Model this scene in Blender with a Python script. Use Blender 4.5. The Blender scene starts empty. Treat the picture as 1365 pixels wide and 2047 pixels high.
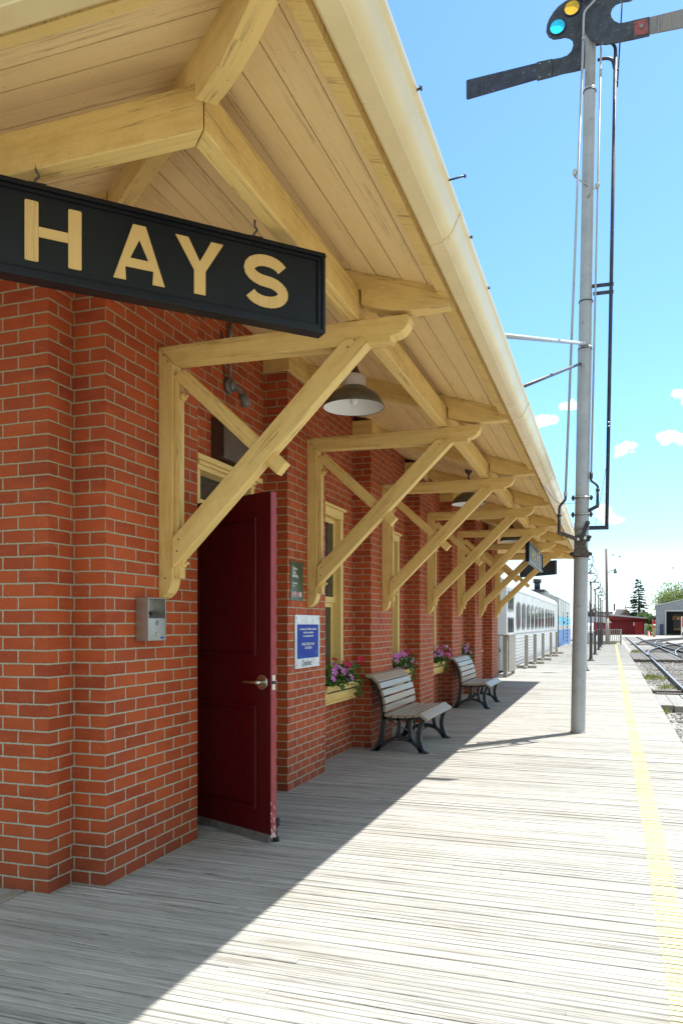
import bpy, bmesh, math, random
from mathutils import Vector, Matrix, noise as mnoise
R = random.Random(7)
SC = bpy.context.scene
COL = SC.collection
# ------------------------------------------------------------------ camera
H = 1.42; F = 1550.0; YAW = math.atan(533.5 / F); SN = math.sin(YAW); CN = math.cos(YAW)
cd = bpy.data.cameras.new('camera'); cam = bpy.data.objects.new('camera', cd); COL.objects.link(cam)
cam.location = (0, 0, H); cam.rotation_euler = (math.radians(90), 0, YAW)
cd.sensor_fit = 'HORIZONTAL'; cd.sensor_width = 36; cd.lens = 36 * F / 1365
cd.shift_y = 225.5 / 1365; cd.clip_start = 0.05; cd.clip_end = 6000
SC.camera = cam
# ------------------------------------------------------------------ light
SUNV = Vector((0.96, 1.25, 3.2)).normalized()
sl = bpy.data.lights.new('sun', 'SUN'); sl.energy = 4.3; sl.angle = math.radians(0.5); sl.color = (1, .955, .88)
so = bpy.data.objects.new('sun', sl); COL.objects.link(so); so.rotation_euler = SUNV.to_track_quat('Z', 'Y').to_euler()
W = bpy.data.worlds.new('World'); SC.world = W; W.use_nodes = True
SC.view_settings.view_transform = 'Standard'; SC.view_settings.look = 'None'; SC.view_settings.gamma = 1
SC.view_settings.exposure = 1.22
def world():
    nt = W.node_tree; N = nt.nodes; L = nt.links
    bg = N['Background']; bg.inputs[1].default_value = 0.15
    sky = N.new('ShaderNodeTexSky'); sky.sky_type = 'NISHITA'; sky.sun_disc = False
    sky.sun_elevation = math.asin(SUNV.z); sky.sun_rotation = math.atan2(SUNV.x, SUNV.y)
    sky.air_density = 1.0; sky.dust_density = 0.4; sky.ozone_density = 2.0
    tc = N.new('ShaderNodeTexCoord')
    nz = N.new('ShaderNodeTexNoise'); nz.inputs['Scale'].default_value = 26; nz.inputs['Detail'].default_value = 6
    L.new(tc.outputs['Generated'], nz.inputs['Vector'])
    sub = N.new('ShaderNodeVectorMath'); sub.operation = 'MULTIPLY_ADD'
    L.new(nz.outputs['Color'], sub.inputs[0]); sub.inputs[1].default_value = (.07, .07, .045); sub.inputs[2].default_value = (-.035, -.035, -.0225)
    add = N.new('ShaderNodeVectorMath'); add.operation = 'ADD'
    L.new(tc.outputs['Generated'], add.inputs[0]); L.new(sub.outputs[0], add.inputs[1])
    prev = None
    for (az, el, r) in CLOUDS:
        d = Vector((math.sin(az) * math.cos(el), math.cos(az) * math.cos(el), math.sin(el)))
        ds = N.new('ShaderNodeVectorMath'); ds.operation = 'SUBTRACT'; L.new(add.outputs[0], ds.inputs[0]); ds.inputs[1].default_value = d
        sc = N.new('ShaderNodeVectorMath'); sc.operation = 'MULTIPLY'; L.new(ds.outputs[0], sc.inputs[0]); sc.inputs[1].default_value = (1, 1, 1.9)
        ln = N.new('ShaderNodeVectorMath'); ln.operation = 'LENGTH'; L.new(sc.outputs[0], ln.inputs[0])
        mr = N.new('ShaderNodeMapRange'); mr.interpolation_type = 'SMOOTHSTEP'; L.new(ln.outputs['Value'], mr.inputs['Value'])
        mr.inputs['From Min'].default_value = r; mr.inputs['From Max'].default_value = r * .55
        if prev is None: prev = mr.outputs[0]
        else:
            mx = N.new('ShaderNodeMath'); mx.operation = 'MAXIMUM'; L.new(prev, mx.inputs[0]); L.new(mr.outputs[0], mx.inputs[1]); prev = mx.outputs[0]
    # thin bright cirrus veil towards the horizon
    sp = N.new('ShaderNodeSeparateXYZ'); L.new(tc.outputs['Generated'], sp.inputs[0])
    vr = N.new('ShaderNodeMapRange'); L.new(sp.outputs['Z'], vr.inputs['Value'])
    vr.inputs['From Min'].default_value = .105; vr.inputs['From Max'].default_value = 0.0; vr.inputs['To Max'].default_value = .75
    pw = N.new('ShaderNodeMath'); pw.operation = 'MAXIMUM'; L.new(vr.outputs[0], pw.inputs[0]); L.new(prev, pw.inputs[1])
    mix = N.new('ShaderNodeMix'); mix.data_type = 'RGBA'
    tint = N.new('ShaderNodeMix'); tint.data_type = 'RGBA'; tint.blend_type = 'MULTIPLY'; tint.inputs[0].default_value = 1
    L.new(sky.outputs[0], tint.inputs[6]); tint.inputs[7].default_value = (.50, .70, .80, 1)
    L.new(pw.outputs[0], mix.inputs[0]); L.new(tint.outputs[2], mix.inputs[6]); mix.inputs[7].default_value = (4.6, 4.8, 5.0, 1)
    # unseen white cloud field added outside the view to brighten the shaded areas
    n2 = N.new('ShaderNodeTexNoise'); n2.inputs['Scale'].default_value = 2.6; n2.inputs['Detail'].default_value = 7; L.new(tc.outputs['Generated'], n2.inputs['Vector'])
    def mrange(src, a, b):
        m = N.new('ShaderNodeMapRange'); m.interpolation_type = 'SMOOTHSTEP'; L.new(src, m.inputs[0]); m.inputs['From Min'].default_value = a; m.inputs['From Max'].default_value = b; return m.outputs[0]
    dt = N.new('ShaderNodeVectorMath'); dt.operation = 'DOT_PRODUCT'; L.new(tc.outputs['Generated'], dt.inputs[0]); dt.inputs[1].default_value = (-.20, .98, 0)
    m1 = N.new('ShaderNodeMath'); m1.operation = 'MULTIPLY'; L.new(mrange(n2.outputs['Fac'], .40, .52), m1.inputs[0]); L.new(mrange(dt.outputs['Value'], .55, .25), m1.inputs[1])
    m2 = N.new('ShaderNodeMath'); m2.operation = 'MULTIPLY'; L.new(m1.outputs[0], m2.inputs[0]); L.new(mrange(sp.outputs['Z'], .0, .10), m2.inputs[1])
    mx2 = N.new('ShaderNodeMix'); mx2.data_type = 'RGBA'; L.new(m2.outputs[0], mx2.inputs[0]); L.new(mix.outputs[2], mx2.inputs[6]); mx2.inputs[7].default_value = (3.3, 3.75, 3.75, 1)
    L.new(mx2.outputs[2], bg.inputs[0])
CLOUDS = [(math.radians(a), math.radians(e), r) for a, e, r in
          [(-4.7, 14.3, 0.0197), (-2.7, 15.2, 0.0129), (1.3, 12.0, 0.0174), (4.5, 12.2, 0.0189), (5.3, 12.9, 0.0151), (4.7, 15.0, 0.0136), (.3, 7.6, 0.0155), (6.0, 5.2, 0.0258), (3, 3.6, 0.0301)]]
world()

# ------------------------------------------------------------------ mesh helpers
V = Vector
class MB:
    def __init__(s): s.v = []; s.f = []; s.uv = []; s.m = []; s.s = []
    def add(s, vs, fs, g=None, mi=0, smooth=False, uvs=None):
        o = len(s.v); s.v += [V(p) for p in vs]
        for k, f in enumerate(fs):
            f = [i + o for i in f]; s.f.append(f); s.m.append(mi); s.s.append(smooth)
            if uvs: s.uv.append(uvs[k]); continue
            P = [s.v[i] for i in f]; n = V((0, 0, 0))
            for i in range(len(P)):
                a, b = P[i], P[(i + 1) % len(P)]
                n += V(((a.y - b.y) * (a.z + b.z), (a.z - b.z) * (a.x + b.x), (a.x - b.x) * (a.y + b.y)))
            n = n.normalized() if n.length > 1e-12 else V((0, 0, 1))
            gg = V(g).normalized() if g is not None else V((0, 0, 1)) if abs(n.z) < .7 else V((1, 0, 0))
            if abs(n.dot(gg)) > .9: gg = V((1, 0, 0)) if abs(n.x) < .8 else V((0, 1, 0)); k2 = .05
            else: k2 = 1
            w = n.cross(gg)
            s.uv.append([(p.dot(gg) * k2, p.dot(w)) for p in P])
    def box(s, x0, x1, y0, y1, z0, z1, g=None, mi=0):
        if g is None:
            d = (abs(x1 - x0), abs(y1 - y0), abs(z1 - z0)); g = [(1, 0, 0), (0, 1, 0), (0, 0, 1)][d.index(max(d))]
        s.add([(x0, y0, z0), (x1, y0, z0), (x1, y1, z0), (x0, y1, z0), (x0, y0, z1), (x1, y0, z1), (x1, y1, z1), (x0, y1, z1)],
              [(0, 3, 2, 1), (4, 5, 6, 7), (0, 1, 5, 4), (1, 2, 6, 5), (2, 3, 7, 6), (3, 0, 4, 7)], g, mi)
    def prism(s, poly, off, g=None, mi=0, smooth=False):
        n = len(poly); off = V(off); a = [V(p) for p in poly]
        nn = V((0, 0, 0))
        for i in range(n): nn += a[i].cross(a[(i + 1) % n])
        if nn.dot(off) > 0: a.reverse()
        b = [p + off for p in a]
        s.add(a + b, [tuple(range(n))] + [tuple(range(2 * n - 1, n - 1, -1))], g, mi)
        s.add(a + b, [(i, i + n, (i + 1) % n + n, (i + 1) % n) for i in range(n)], g, mi, smooth)
    def beam(s, p0, p1, w, h, up=(0, 0, 1), mi=0):
        p0 = V(p0); p1 = V(p1); d = (p1 - p0).normalized(); sd = d.cross(V(up)).normalized(); u = sd.cross(d)
        c = [p0 + sd * a * w / 2 + u * b * h / 2 for a, b in ((-1, -1), (1, -1), (1, 1), (-1, 1))]
        s.prism(c, p1 - p0, d, mi)
    def cyl(s, p0, p1, r0, r1=None, n=16, mi=0, smooth=True, caps=True):
        r1 = r0 if r1 is None else r1
        p0 = V(p0); p1 = V(p1); d = (p1 - p0).normalized(); a = d.orthogonal().normalized(); b = d.cross(a)
        vs = []
        for p, r in ((p0, r0), (p1, r1)):
            vs += [p + (a * math.cos(6.28318 * i / n) + b * math.sin(6.28318 * i / n)) * r for i in range(n)]
        s.add(vs, [(i, (i + 1) % n, (i + 1) % n + n, i + n) for i in range(n)], d, mi, smooth)
        if caps: s.add(vs, [tuple(range(n - 1, -1, -1)), tuple(range(n, 2 * n))], None, mi)
    def tube(s, path, r, n=10, mi=0, flat=None, cap=True):
        P = [V(p) for p in path]; rings = []
        t0 = (P[1] - P[0]).normalized(); a = t0.orthogonal().normalized()
        for i, p in enumerate(P):
            t = (P[min(i + 1, len(P) - 1)] - P[max(i - 1, 0)]).normalized()
            a = (a - t * a.dot(t)).normalized(); b = t.cross(a)
            rr = r[i] if isinstance(r, (list, tuple)) else r
            rings.append([p + (a * math.cos(6.28318 * k / n) + b * math.sin(6.28318 * k / n)) * rr for k in range(n)])
        vs = [q for g in rings for q in g]; fs = []
        for i in range(len(P) - 1):
            fs += [(i * n + k, i * n + (k + 1) % n, (i + 1) * n + (k + 1) % n, (i + 1) * n + k) for k in range(n)]
        s.add(vs, fs, None, mi, True)
        if cap: s.add(vs, [tuple(range(n - 1, -1, -1)), tuple(range(len(vs) - n, len(vs)))], None, mi)
    def lathe(s, c, prof, n=28, mi=0, smooth=True):
        c = V(c); vs = []
        for r, z in prof: vs += [c + V((r * math.cos(6.28318 * k / n), r * math.sin(6.28318 * k / n), z)) for k in range(n)]
        fs = []
        for i in range(len(prof) - 1):
            fs += [(i * n + k, i * n + (k + 1) % n, (i + 1) * n + (k + 1) % n, (i + 1) * n + k) for k in range(n)]
        s.add(vs, fs, None, mi, smooth)
    def ribbon(s, path, wid, off, nrm, mi=0):
        """flat bar following path; wid in the plane, extruded by off"""
        P = [V(p) for p in path]; nrm = V(nrm).normalized(); L_, R_ = [], []
        for i, p in enumerate(P):
            t = (P[min(i + 1, len(P) - 1)] - P[max(i - 1, 0)]).normalized(); q = t.cross(nrm)
            w = wid[i] if isinstance(wid, (list, tuple)) else wid
            L_.append(p + q * w / 2); R_.append(p - q * w / 2)
        s.prism(L_ + R_[::-1], off, None, mi)
    def ell(s, c, rx, ry, rz, n=10, m=6, mi=0):
        c = V(c); vs = []; fs = []
        for i in range(m + 1):
            a = math.pi * i / m
            vs += [c + V((rx * math.sin(a) * math.cos(6.28318 * k / n), ry * math.sin(a) * math.sin(6.28318 * k / n), rz * math.cos(a))) for k in range(n)]
        for i in range(m): fs += [(i * n + k, (i + 1) * n + k, (i + 1) * n + (k + 1) % n, i * n + (k + 1) % n) for k in range(n)]
        s.add(vs, fs, None, mi, True)

def smooth_path(P, k=6):
    P = [V(p) for p in P]; out = []
    for i in range(len(P) - 1):
        a, b, c, d = P[max(i - 1, 0)], P[i], P[i + 1], P[min(i + 2, len(P) - 1)]
        for j in range(k):
            t = j / k
            out.append(.5 * ((2 * b) + (c - a) * t + (2 * a - 5 * b + 4 * c - d) * t * t + (3 * b - a - 3 * c + d) * t ** 3))
    out.append(P[-1]); return out

WL = {}
def obj(name, mb, mat, parent=None, bevel=0.0, label=None, weld=True, origin=None, wn=False):
    me = bpy.data.meshes.new(name)
    if origin is None:
        xs = [p.x for p in mb.v]; ys = [p.y for p in mb.v]; zs = [p.z for p in mb.v]
        origin = V(((min(xs) + max(xs)) / 2, (min(ys) + max(ys)) / 2, min(zs)))
    origin = V(origin)
    me.from_pydata([p - origin for p in mb.v], [], mb.f)
    uv = me.uv_layers.new(name='UVMap')
    flat = []
    for u in mb.uv:
        for a in u: flat += [a[0], a[1]]
    uv.data.foreach_set('uv', flat)
    me.polygons.foreach_set('material_index', mb.m); me.polygons.foreach_set('use_smooth', mb.s)
    for m in (mat if isinstance(mat, (list, tuple)) else [mat]): me.materials.append(m)
    if weld:
        bm = bmesh.new(); bm.from_mesh(me); bmesh.ops.remove_doubles(bm, verts=bm.verts, dist=2e-5)
        bmesh.ops.recalc_face_normals(bm, faces=bm.faces); bm.to_mesh(me); bm.free()
    me.update()
    o = bpy.data.objects.new(name, me); COL.objects.link(o)
    po = WL.get(parent.name, V((0, 0, 0))) if parent else V((0, 0, 0))
    o.location = origin - po; WL[o.name] = origin
    if parent: o.parent = parent
    if label: o['label'] = label
    if bevel:
        b = o.modifiers.new('bevel', 'BEVEL'); b.width = bevel; b.segments = 2; b.limit_method = 'ANGLE'; b.angle_limit = .6
    return o
def tag(o, label, cat, group=None):
    o['label'] = label; o['category'] = cat
    if group: o['group'] = group
    return o
def thing(name, label, cat, loc=(0, 0, 0), group=None):
    o = bpy.data.objects.new(name, None); COL.objects.link(o); o.location = loc; o.empty_display_size = .2
    WL[o.name] = V(loc); return tag(o, label, cat, group)
def struct(o): o['kind'] = 'structure'; return o
def stuff(o): o['kind'] = 'stuff'; return o
def dup(o, loc=None, rz=None, label=None, parent=None):
    c = o.copy(); COL.objects.link(c)
    if parent is not None: c.parent = parent
    if loc is not None: c.location = loc
    if rz is not None: c.rotation_euler = (0, 0, rz)
    if label: c['label'] = label
    for ch in list(o.children): dup(ch, parent=c)
    return c
def at(px, zc):
    xc = (px - 682.5) / F * zc; return xc * CN - zc * SN, xc * SN + zc * CN
def zat(py, zc): return H + (1249 - py) / F * zc

# ------------------------------------------------------------------ materials
def newmat(name):
    m = bpy.data.materials.new(name); m.use_nodes = True; nt = m.node_tree
    return m, nt.nodes, nt.links, nt.nodes['Principled BSDF']
def ramp(N, L, src, stops, cst=False):
    r = N.new('ShaderNodeValToRGB'); e = r.color_ramp.elements
    while len(e) < len(stops): e.new(.5)
    for k, (p, c) in enumerate(stops):
        e[k].position = p; e[k].color = (*c, 1) if len(c) == 3 else c
    L.new(src, r.inputs[0]); return r.outputs[0]
def mixc(N, L, fac, a, b, mode='MIX'):
    x = N.new('ShaderNodeMix'); x.data_type = 'RGBA'; x.blend_type = mode
    for i, q in ((0, fac), (6, a), (7, b)):
        if isinstance(q, (int, float)): x.inputs[i].default_value = q
        elif isinstance(q, tuple): x.inputs[i].default_value = (*q, 1)
        else: L.new(q, x.inputs[i])
    return x.outputs[2]
def noise(N, L, vec, scale, detail=4, rough=.55, w=None):
    n = N.new('ShaderNodeTexNoise'); n.inputs['Scale'].default_value = scale; n.inputs['Detail'].default_value = detail; n.inputs['Roughness'].default_value = rough
    if vec is not None: L.new(vec, n.inputs['Vector'])
    return n.outputs['Fac']
def mapping(N, L, vec, scale=(1, 1, 1), loc=None):
    m = N.new('ShaderNodeMapping'); L.new(vec, m.inputs[0]); m.inputs['Scale'].default_value = scale
    if loc is not None: L.new(loc, m.inputs['Location'])
    return m.outputs[0]
def bump(N, L, src, b, dist=.004, strength=.5):
    n = N.new('ShaderNodeBump'); n.inputs['Distance'].default_value = dist; n.inputs['Strength'].default_value = strength
    L.new(src, n.inputs['Height']); L.new(n.outputs[0], b.inputs['Normal']); return n
def rng(N, L, src, a, b, c=0., d=1.):
    m = N.new('ShaderNodeMapRange'); L.new(src, m.inputs[0])
    for k, q in zip(('From Min', 'From Max', 'To Min', 'To Max'), (a, b, c, d)): m.inputs[k].default_value = q
    return m.outputs[0]
def math_(N, L, op, a, b):
    m = N.new('ShaderNodeMath'); m.operation = op
    for i, q in enumerate((a, b)):
        if isinstance(q, (int, float)): m.inputs[i].default_value = q
        else: L.new(q, m.inputs[i])
    return m.outputs[0]

def plain(name, c1, c2=None, rough=.5, metal=0, scale=12, bmp=0, spec=.5, spot=None):
    m, N, L, B = newmat(name); tc = N.new('ShaderNodeTexCoord').outputs['Object']
    c2 = c2 or tuple(x * .75 for x in c1)
    f = noise(N, L, tc, scale, 5)
    c = mixc(N, L, rng(N, L, f, .35, .65), c1, c2)
    if spot:
        f2 = noise(N, L, tc, scale * 4, 4); c = mixc(N, L, rng(N, L, f2, .62, .7), c, spot)
    L.new(c, B.inputs['Base Color']); B.inputs['Metallic'].default_value = metal
    L.new(rng(N, L, f, .3, .7, rough * .85, min(1, rough * 1.15)), B.inputs['Roughness'])
    B.inputs['Specular IOR Level'].default_value = spec
    if bmp: bump(N, L, noise(N, L, tc, scale * 6, 4), B, bmp, .5)
    return m
def wood(name, c1, c2, crack, crackamt=.5, dirt=None, rough=.6, gs=(2.2, 45), bmp=.003, dirtlev=(.5, .72), vert=0):
    m, N, L, B = newmat(name); geo = N.new('ShaderNodeNewGeometry'); tcn = N.new('ShaderNodeTexCoord')
    uv = tcn.outputs['UV']; ri = geo.outputs['Random Per Island']
    cx = N.new('ShaderNodeCombineXYZ'); L.new(math_(N, L, 'MULTIPLY', ri, 37.), cx.inputs[0]); L.new(math_(N, L, 'MULTIPLY', ri, 91.), cx.inputs[1])
    g1 = noise(N, L, mapping(N, L, uv, (gs[0], gs[1], 1), cx.outputs[0]), 1, 5, .6)
    g2 = noise(N, L, mapping(N, L, uv, (gs[0] * .45, gs[1] * .5, 1), cx.outputs[0]), 1.7, 3, .5)
    c = mixc(N, L, rng(N, L, g1, .3, .7), c1, c2)
    c = mixc(N, L, .35, c, mixc(N, L, ri, tuple(x * .86 for x in c1), tuple(min(1, x * 1.1) for x in c2)))
    pos = geo.outputs['Position']
    if dirt:
        d = noise(N, L, mapping(N, L, uv, (1.6, 15, 1), cx.outputs[0]), 1, 6, .68); d2 = noise(N, L, mapping(N, L, pos, (9, 9, 9)), 1, 7, .75)
        d = math_(N, L, 'ADD', math_(N, L, 'MULTIPLY', d, .6), math_(N, L, 'MULTIPLY', d2, .4))
        dfac = rng(N, L, d, dirtlev[0], dirtlev[1], 0, .8)
        if vert:   # grime thinned on undersides, so their brighter bounce light is painted into the colour
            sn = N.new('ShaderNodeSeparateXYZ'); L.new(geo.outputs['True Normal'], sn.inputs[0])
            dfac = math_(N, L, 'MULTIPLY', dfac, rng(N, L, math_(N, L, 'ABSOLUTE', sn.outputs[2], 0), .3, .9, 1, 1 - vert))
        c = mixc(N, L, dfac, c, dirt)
    # hairline checks along the grain, in patches
    h1 = noise(N, L, mapping(N, L, uv, (.8, 26, 1), cx.outputs[0]), 1, 4, .55)
    ln = math_(N, L, 'ABSOLUTE', math_(N, L, 'SUBTRACT', h1, .5), 0); msk = rng(N, L, noise(N, L, mapping(N, L, uv, (.7, 5, 1), cx.outputs[0]), 1, 2), .46, .58)
    ck = math_(N, L, 'MULTIPLY', rng(N, L, ln, .014, .006), msk)
    ck = math_(N, L, 'MAXIMUM', ck, math_(N, L, 'MULTIPLY', rng(N, L, g2, .71, .75), .6))
    c = mixc(N, L, math_(N, L, 'MULTIPLY', ck, crackamt), c, crack)
    fl = noise(N, L, pos, 70, 3); c = mixc(N, L, rng(N, L, fl, .68, .73, 0, .6), c, crack)
    L.new(c, B.inputs['Base Color']); B.inputs['Roughness'].default_value = rough; B.inputs['Specular IOR Level'].default_value = .3
    hgt = math_(N, L, 'SUBTRACT', g1, math_(N, L, 'MULTIPLY', ck, .8)); bump(N, L, hgt, B, bmp, .55)
    return m

def brick_mat():
    m, N, L, B = newmat('red_brick'); geo = N.new('ShaderNodeNewGeometry'); pos = geo.outputs['Position']
    sp = N.new('ShaderNodeSeparateXYZ'); L.new(pos, sp.inputs[0]); sn = N.new('ShaderNodeSeparateXYZ'); L.new(geo.outputs['True Normal'], sn.inputs[0])
    isx = math_(N, L, 'GREATER_THAN', math_(N, L, 'ABSOLUTE', sn.outputs[0], 0), .5)
    ux = math_(N, L, 'ADD', sp.outputs[0], 2.57 + .2033 * 30); uy = math_(N, L, 'SUBTRACT', sp.outputs[1], 6.07 - .2033 * 60)
    mu = N.new('ShaderNodeMix'); L.new(isx, mu.inputs[0]); L.new(ux, mu.inputs[2]); L.new(uy, mu.inputs[3])
    # slight waviness of the courses
    wob = noise(N, L, mapping(N, L, pos, (3.3, 3.3, 9)), 1.2, 2)
    wz = math_(N, L, 'ADD', sp.outputs[2], rng(N, L, wob, 0, 1, -.004, .004))
    edge = noise(N, L, pos, 75, 3); wz = math_(N, L, 'ADD', wz, rng(N, L, edge, 0, 1, -.0045, .0045))
    cb = N.new('ShaderNodeCombineXYZ'); L.new(math_(N, L, 'ADD', mu.outputs[0], rng(N, L, edge, 0, 1, -.006, .006)), cb.inputs[0]); L.new(wz, cb.inputs[1])
    def brick(bias, c1, c2, mor):
        b = N.new('ShaderNodeTexBrick'); L.new(cb.outputs[0], b.inputs['Vector']); b.offset = .5; b.squash = 1
        b.inputs['Scale'].default_value = 1; b.inputs['Brick Width'].default_value = .2033; b.inputs['Row Height'].default_value = .0713
        b.inputs['Mortar Size'].default_value = .0058; b.inputs['Mortar Smooth'].default_value = .35; b.inputs['Bias'].default_value = bias
        b.inputs['Color1'].default_value = (*c1, 1); b.inputs['Color2'].default_value = (*c2, 1); b.inputs['Mortar'].default_value = (*mor, 1)
        return b
    b1 = brick(-.1, (.40, .075, .019), (.27, .046, .015), (.36, .29, .17))
    c = b1.outputs['Color']; fac = b1.outputs['Fac']
    st = noise(N, L, mapping(N, L, pos, (8, 8, 22)), 1, 6, .65)
    inv = math_(N, L, 'SUBTRACT', 1., fac)
    c = mixc(N, L, math_(N, L, 'MULTIPLY', inv, rng(N, L, st, .45, .75, 0, .5)), c, (.41, .085, .028))
    st2 = noise(N, L, mapping(N, L, pos, (2.3, 2.3, 2.3)), 1, 5, .6)
    c = mixc(N, L, math_(N, L, 'MULTIPLY', inv, rng(N, L, st2, .5, .8, 0, .55)), c, (.19, .034, .013))
    # pale bloom and mortar smears on some bricks
    bl = noise(N, L, mapping(N, L, pos, (14, 14, 40)), 1, 5, .7)
    c = mixc(N, L, math_(N, L, 'MULTIPLY', inv, rng(N, L, bl, .62, .78, 0, .5)), c, (.46, .26, .16))
    ch = noise(N, L, pos, 130, 2); c = mixc(N, L, rng(N, L, ch, .745, .77, 0, .9), c, (.62, .5, .4))
    dk = noise(N, L, pos, 55, 3); c = mixc(N, L, rng(N, L, dk, .72, .78, 0, .5), c, (.07, .03, .02))
    # paler repointed mortar on the lower half of the wall
    c = mixc(N, L, math_(N, L, 'MULTIPLY', fac, rng(N, L, math_(N, L, 'ADD', sp.outputs[2], rng(N, L, st2, 0, 1, -.8, .8)), 2.3, .9)), c, (.40, .36, .265))
    oi = noise(N, L, mapping(N, L, pos, (4.9, 4.9, 14)), 1.0, 2, .5); c = mixc(N, L, math_(N, L, 'MULTIPLY', inv, rng(N, L, oi, .52, .70, 0, .35)), c, (.47, .095, .022))
    # splash-back dirt on the lowest courses
    gr = math_(N, L, 'MULTIPLY', rng(N, L, sp.outputs[2], .42, .0), rng(N, L, st2, .3, .7, .25, .75))
    c = mixc(N, L, gr, c, mixc(N, L, fac, (.12, .038, .024), (.30, .27, .20)))
    L.new(c, B.inputs['Base Color']); B.inputs['Roughness'].default_value = .8; B.inputs['Specular IOR Level'].default_value = .25
    fine = noise(N, L, pos, 160, 4)
    hh = math_(N, L, 'ADD', math_(N, L, 'MULTIPLY', inv, 1.), math_(N, L, 'MULTIPLY', fine, .18))
    hh = math_(N, L, 'ADD', hh, math_(N, L, 'MULTIPLY', st, .25)); bump(N, L, hh, B, .006, .9)
    return m
def deck_mat():
    m, N, L, B = newmat('weathered_deck_boards'); geo = N.new('ShaderNodeNewGeometry'); pos = geo.outputs['Position']; ri = geo.outputs['Random Per Island']
    cx = N.new('ShaderNodeCombineXYZ'); L.new(math_(N, L, 'MULTIPLY', ri, 53.), cx.inputs[0]); L.new(math_(N, L, 'MULTIPLY', ri, 17.), cx.inputs[2])
    g1 = noise(N, L, mapping(N, L, pos, (1.6, 110, 1), cx.outputs[0]), 1, 6, .65)
    g2 = noise(N, L, mapping(N, L, pos, (.7, 45, 1), cx.outputs[0]), 1, 4, .6)
    c = mixc(N, L, ri, (.325, .318, .292), (.44, .43, .395))
    c = mixc(N, L, rng(N, L, g1, .30, .55), (.235, .225, .20), c)
    c = mixc(N, L, rng(N, L, g2, .60, .70, 0, .8), c, (.12, .10, .085))
    g3 = noise(N, L, mapping(N, L, pos, (.9, 75, 1), cx.outputs[0]), 1, 5, .6)
    hl = math_(N, L, 'MULTIPLY', rng(N, L, math_(N, L, 'ABSOLUTE', math_(N, L, 'SUBTRACT', g3, .5), 0), .022, .008), rng(N, L, noise(N, L, mapping(N, L, pos, (1.3, 9, 1), cx.outputs[0]), 1, 3), .42, .56, .1, .85))
    c = mixc(N, L, hl, c, (.085, .075, .07))
    st = noise(N, L, mapping(N, L, pos, (1.1, 2.6, 1)), 1, 6, .65)
    c = mixc(N, L, rng(N, L, st, .54, .74, 0, .55), c, (.19, .17, .13))
    st2 = noise(N, L, mapping(N, L, pos, (.9, 5, 1)), 1.7, 4, .6)
    c = mixc(N, L, rng(N, L, st2, .55, .75, 0, .35), c, (.30, .31, .31))
    kn = noise(N, L, mapping(N, L, pos, (14, 60, 1)), 1, 2); c = mixc(N, L, rng(N, L, kn, .78, .82, 0, .85), c, (.07, .05, .035))
    ws = noise(N, L, pos, 120, 2); c = mixc(N, L, rng(N, L, ws, .76, .79, 0, .5), c, (.6, .6, .56))
    L.new(c, B.inputs['Base Color']); B.inputs['Roughness'].default_value = .75; B.inputs['Specular IOR Level'].default_value = .3
    bump(N, L, g1, B, .003, .6); return m
def gravel_mat(name, cs, scale):
    m, N, L, B = newmat(name); geo = N.new('ShaderNodeNewGeometry'); pos = geo.outputs['Position']
    v = N.new('ShaderNodeTexVoronoi'); v.inputs['Scale'].default_value = scale; L.new(pos, v.inputs['Vector'])
    s = N.new('ShaderNodeSeparateXYZ'); L.new(v.outputs['Color'], s.inputs[0])
    c = ramp(N, L, s.outputs[0], [(0, cs[0]), (.45, cs[1]), (1, cs[2])])
    c = mixc(N, L, rng(N, L, v.outputs['Distance'], .45, .75, 0, .8), c, tuple(x * .25 for x in cs[0]))
    n = noise(N, L, pos, .25, 5); c = mixc(N, L, rng(N, L, n, .45, .7, 0, .5), c, (.22, .2, .15))
    L.new(c, B.inputs['Base Color']); B.inputs['Roughness'].default_value = .9
    bump(N, L, v.outputs['Distance'], B, .03, .8).invert = True
    return m
def island(name, c1, c2, rough=.8, trans=0):
    m, N, L, B = newmat(name); geo = N.new('ShaderNodeNewGeometry')
    c = mixc(N, L, geo.outputs['Random Per Island'], c1, c2)
    c = mixc(N, L, rng(N, L, noise(N, L, geo.outputs['Position'], 20), .3, .7, 0, .4), c, tuple(x * .6 for x in c1))
    L.new(c, B.inputs['Base Color']); B.inputs['Roughness'].default_value = rough; B.inputs['Specular IOR Level'].default_value = .3
    if trans:
        t = N.new('ShaderNodeBsdfTranslucent'); L.new(c, t.inputs[0]); mx = N.new('ShaderNodeMixShader'); mx.inputs[0].default_value = trans
        L.new(B.outputs[0], mx.inputs[1]); L.new(t.outputs[0], mx.inputs[2]); L.new(mx.outputs[0], N['Material Output'].inputs[0])
    return m
def glass_dark(name, c=(.02, .025, .03)):
    m, N, L, B = newmat(name); B.inputs['Base Color'].default_value = (*c, 1); B.inputs['Roughness'].default_value = .06; B.inputs['Specular IOR Level'].default_value = .7
    return m
BRICK = brick_mat(); DECK = deck_mat()
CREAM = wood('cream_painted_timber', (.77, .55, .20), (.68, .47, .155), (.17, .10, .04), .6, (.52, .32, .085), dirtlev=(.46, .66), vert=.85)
SOFF = wood('cream_soffit_boards', (.84, .63, .31), (.79, .575, .27), (.24, .15, .06), .5, (.72, .51, .22), dirtlev=(.52, .74))
CASING = wood('cream_window_casing', (.72, .53, .19), (.66, .47, .165), (.2, .13, .05), .3)
GUTM = plain('cream_metal_gutter', (.66, .53, .27), (.61, .48, .235), rough=.25, scale=3)
DOORR = wood('dark_red_painted_door', (.085, .004, .006), (.068, .003, .005), (.02, .001, .002), .3, rough=.26, bmp=.001)
STEEL = plain('brushed_steel', (.46, .45, .40), (.38, .37, .33), rough=.38, metal=.9, scale=6)
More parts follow.
